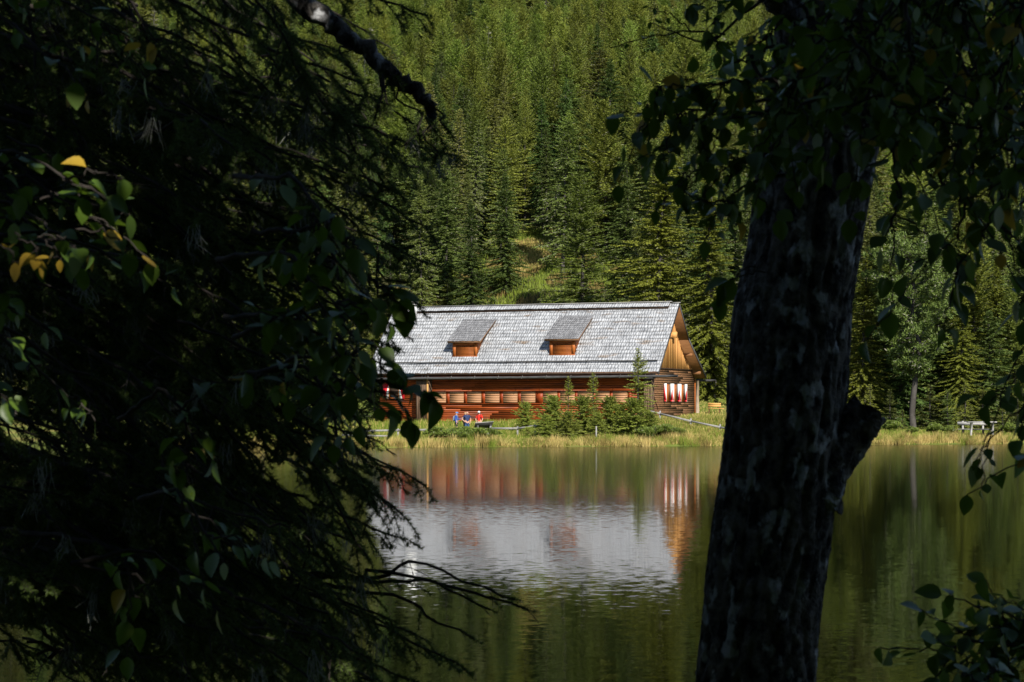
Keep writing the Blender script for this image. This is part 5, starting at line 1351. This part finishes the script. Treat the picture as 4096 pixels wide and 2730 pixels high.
# upper limbs
mb = MB()
for path, r0, r1 in (([(3400, 330), (3560, 150), (3700, -20), (3900, -300)], .07, .05), ([(3620, 60), (3760, 200), (3850, 350), (4060, 460), (4300, 520)], .042, .02), ([(3450, 160), (3590, 60), (3585, -200)], .03, .025), ([(3250, 200), (3100, 0), (2900, -300)], .04, .03)):
    p = np.array([at(a, b, TY - .05 - .12 * k) for k, (a, b) in enumerate(path)]); t = np.linspace(0, len(p) - 1, 18); P = np.stack([np.interp(t, np.arange(len(p)), p[:, k]) for k in range(3)], 1); P[1:] += nr.normal(0, .006, (17, 3)); mb.tube(P, np.linspace(r0, r1, 18), 9)
mb.build('limbs', M['bark_near'], tr, True)
A = Leafy()
# twigs left of the trunk, top
A.twig([at(3080, -20, 6.0), at(2960, 70, 6.0), at(2860, 170, 6.0), at(2700, 130, 6.0), at(2600, 90, 6.0)], .006, .5, .03, start=.8)
A.twig([at(2900, 140, 6.0), at(2760, 120, 6.0), at(2600, 150, 6.0), at(2440, 192, 6.0)], .004, .3, .03, start=.6)
A.twig([at(2760, 125, 6.0), at(2690, 60, 6.0), at(2620, 30, 6.0)], .003, .3, .03, start=.7)
A.twig([at(2860, 165, 6.0), at(2915, 180, 6.0), at(2945, 210, 6.0)], .003, .3, .03, start=.8)
for a, b, c, d, s in ((2950, 60, 2830, 40, .06), (2980, 20, 2770, 20, .06), (2880, 100, 2830, 120, .055), (2860, 170, 2870, 210, .06), (2900, 240, 2890, 270, .05), (3060, 150, 3000, 170, .07), (3080, 60, 2960, -30, .07), (2830, -40, 2740, 10, .06)):
    A.twig([at(a, b - 30, 6.0), at((a + c) / 2, (b + d) / 2 - 25, 5.95), at(c, d, 5.9)], .003, .035, s, .02, start=.1)
def sprig(path, Y, sub, size, step=.045, yellow=.03, r0=.006, ln=(.10, .24)):
    P = [at(a, b, Y) for a, b in path]; A.twig(P, r0, step, size, yellow); P = np.array(P); t_ = np.linspace(0, len(P) - 1, 31); Q = np.stack([np.interp(t_, np.arange(len(P)), P[:, k]) for k in range(3)], 1)
    for q in range(sub):
        i = nr.integers(8, 31); d = unit(Q[-1] - Q[0]) * .5 + nr.normal(0, .5, 3) * [1, .6, 1] + np.array([0, 0, -.2]); A.twig([Q[i], Q[i] + d * .5 * nr.uniform(*ln), Q[i] + d * nr.uniform(*ln)], .0028, step, size, yellow)
for i in range(13):
    px = nr.uniform(3020, 3560); py = nr.uniform(150, 640); sprig([(px + nr.uniform(-60, 260), py - nr.uniform(150, 320)), (px + nr.uniform(0, 60), py - 70), (px, py)], nr.uniform(4.9, 5.8), 4, .056, .04, .03, ln=(.08, .16))
# big leaf cluster left of the trunk
sprig([(3150, 380), (2950, 430), (2720, 450), (2590, 440)], 5.2, 16, .058, ln=(.08, .17)); sprig([(3150, 330), (3000, 310), (2800, 350), (2620, 350)], 5.1, 12, .058, ln=(.06, .14))
sprig([(3120, 430), (2900, 480), (2740, 520)], 5.3, 10, .058, ln=(.06, .14)); sprig([(3180, 560), (3000, 640), (2860, 660), (2720, 700)], 5.5, 16, .058, ln=(.08, .16)); sprig([(3140, 700), (2980, 740), (2850, 860)], 5.5, 8, .058, ln=(.06, .12))
sprig([(3150, 170), (2980, 230), (2900, 260)], 5.6, 3, .066)
A.twig([at(3060, 1090, 5.6), at(2940, 1110, 5.6), at(2890, 1140, 5.6)], .003, .05, .085, 0, start=.4); A.twig([at(3020, 1060, 5.6), at(2960, 1080, 5.6), at(2880, 1200, 5.6)], .003, .08, .09, 0, start=.5)
# curtain right of and across the upper trunk
for i in range(78):
    px = nr.uniform(3330, 4250); py = nr.uniform(-150, 560 + .22 * max(0, px - 3400)); Y = nr.uniform(4.4, 6.0)
    sprig([(px - nr.uniform(-220, 160), py - nr.uniform(90, 320)), (px - nr.uniform(-60, 60), py - 60), (px, py)], Y, 4, .056, .04, .03)
for path in ([(3560, 560), (3600, 780), (3560, 900), (3520, 1000)], [(3900, 600), (3860, 850), (3800, 980)], [(4100, 560), (3960, 900), (3830, 1060), (3810, 1160)], [(4260, 900), (4160, 1150), (4070, 1200)], [(4300, 1200), (4170, 1460), (4090, 1540)], [(4300, 1350), (4170, 1580), (4090, 1700)], [(4350, 1500), (4190, 1780), (4110, 1840)], [(4220, 1000), (4120, 1300), (4110, 1420)], [(3700, 500), (3760, 720), (3900, 800)], [(3950, 720), (4000, 900), (4100, 980)]):
    sprig(path, nr.uniform(4.9, 5.7), 3, .068, .07, .03)
A.twig([at(4100, 1620, 5.2), at(3985, 1720, 5.2), at(3940, 1830, 5.2), at(3925, 1960, 5.2)], .0025, .06, .035, 0, start=.3)
A.twig([at(3985, 1720, 5.2), at(3930, 1790, 5.2), at(3915, 1870, 5.2)], .002, .04, .035, 0, start=.3)
# sprig at the bottom right corner
for path in ([(4300, 2760), (4080, 2580), (3880, 2570), (3740, 2620)], [(4300, 2740), (4100, 2520), (3990, 2470)], [(4250, 2850), (4000, 2700), (3860, 2680)], [(4350, 2580), (4190, 2500), (4080, 2480)], [(4350, 2640), (4180, 2600), (4030, 2640)], [(4200, 2900), (3980, 2740), (3880, 2720)], [(4320, 2620), (4200, 2500), (4100, 2420)]):
    sprig(path, nr.uniform(4.7, 5.4), 5, .062, .035, .01)
for i in range(90):     # its crown above the picture
    a_ = nr.uniform(0, 6.28); z0 = nr.uniform(4.7, 11); p = np.array([1.05 + .03 * z0, TY, z0]); d = np.array([math.cos(a_), math.sin(a_) * .9, .25]) * nr.uniform(1.0, 2.4)
    A.twig([p, p + d * .5 + [0, 0, .2], p + d + [0, 0, -.1]], .015, .03, .09, .05, start=.25)
A.finish(tr)
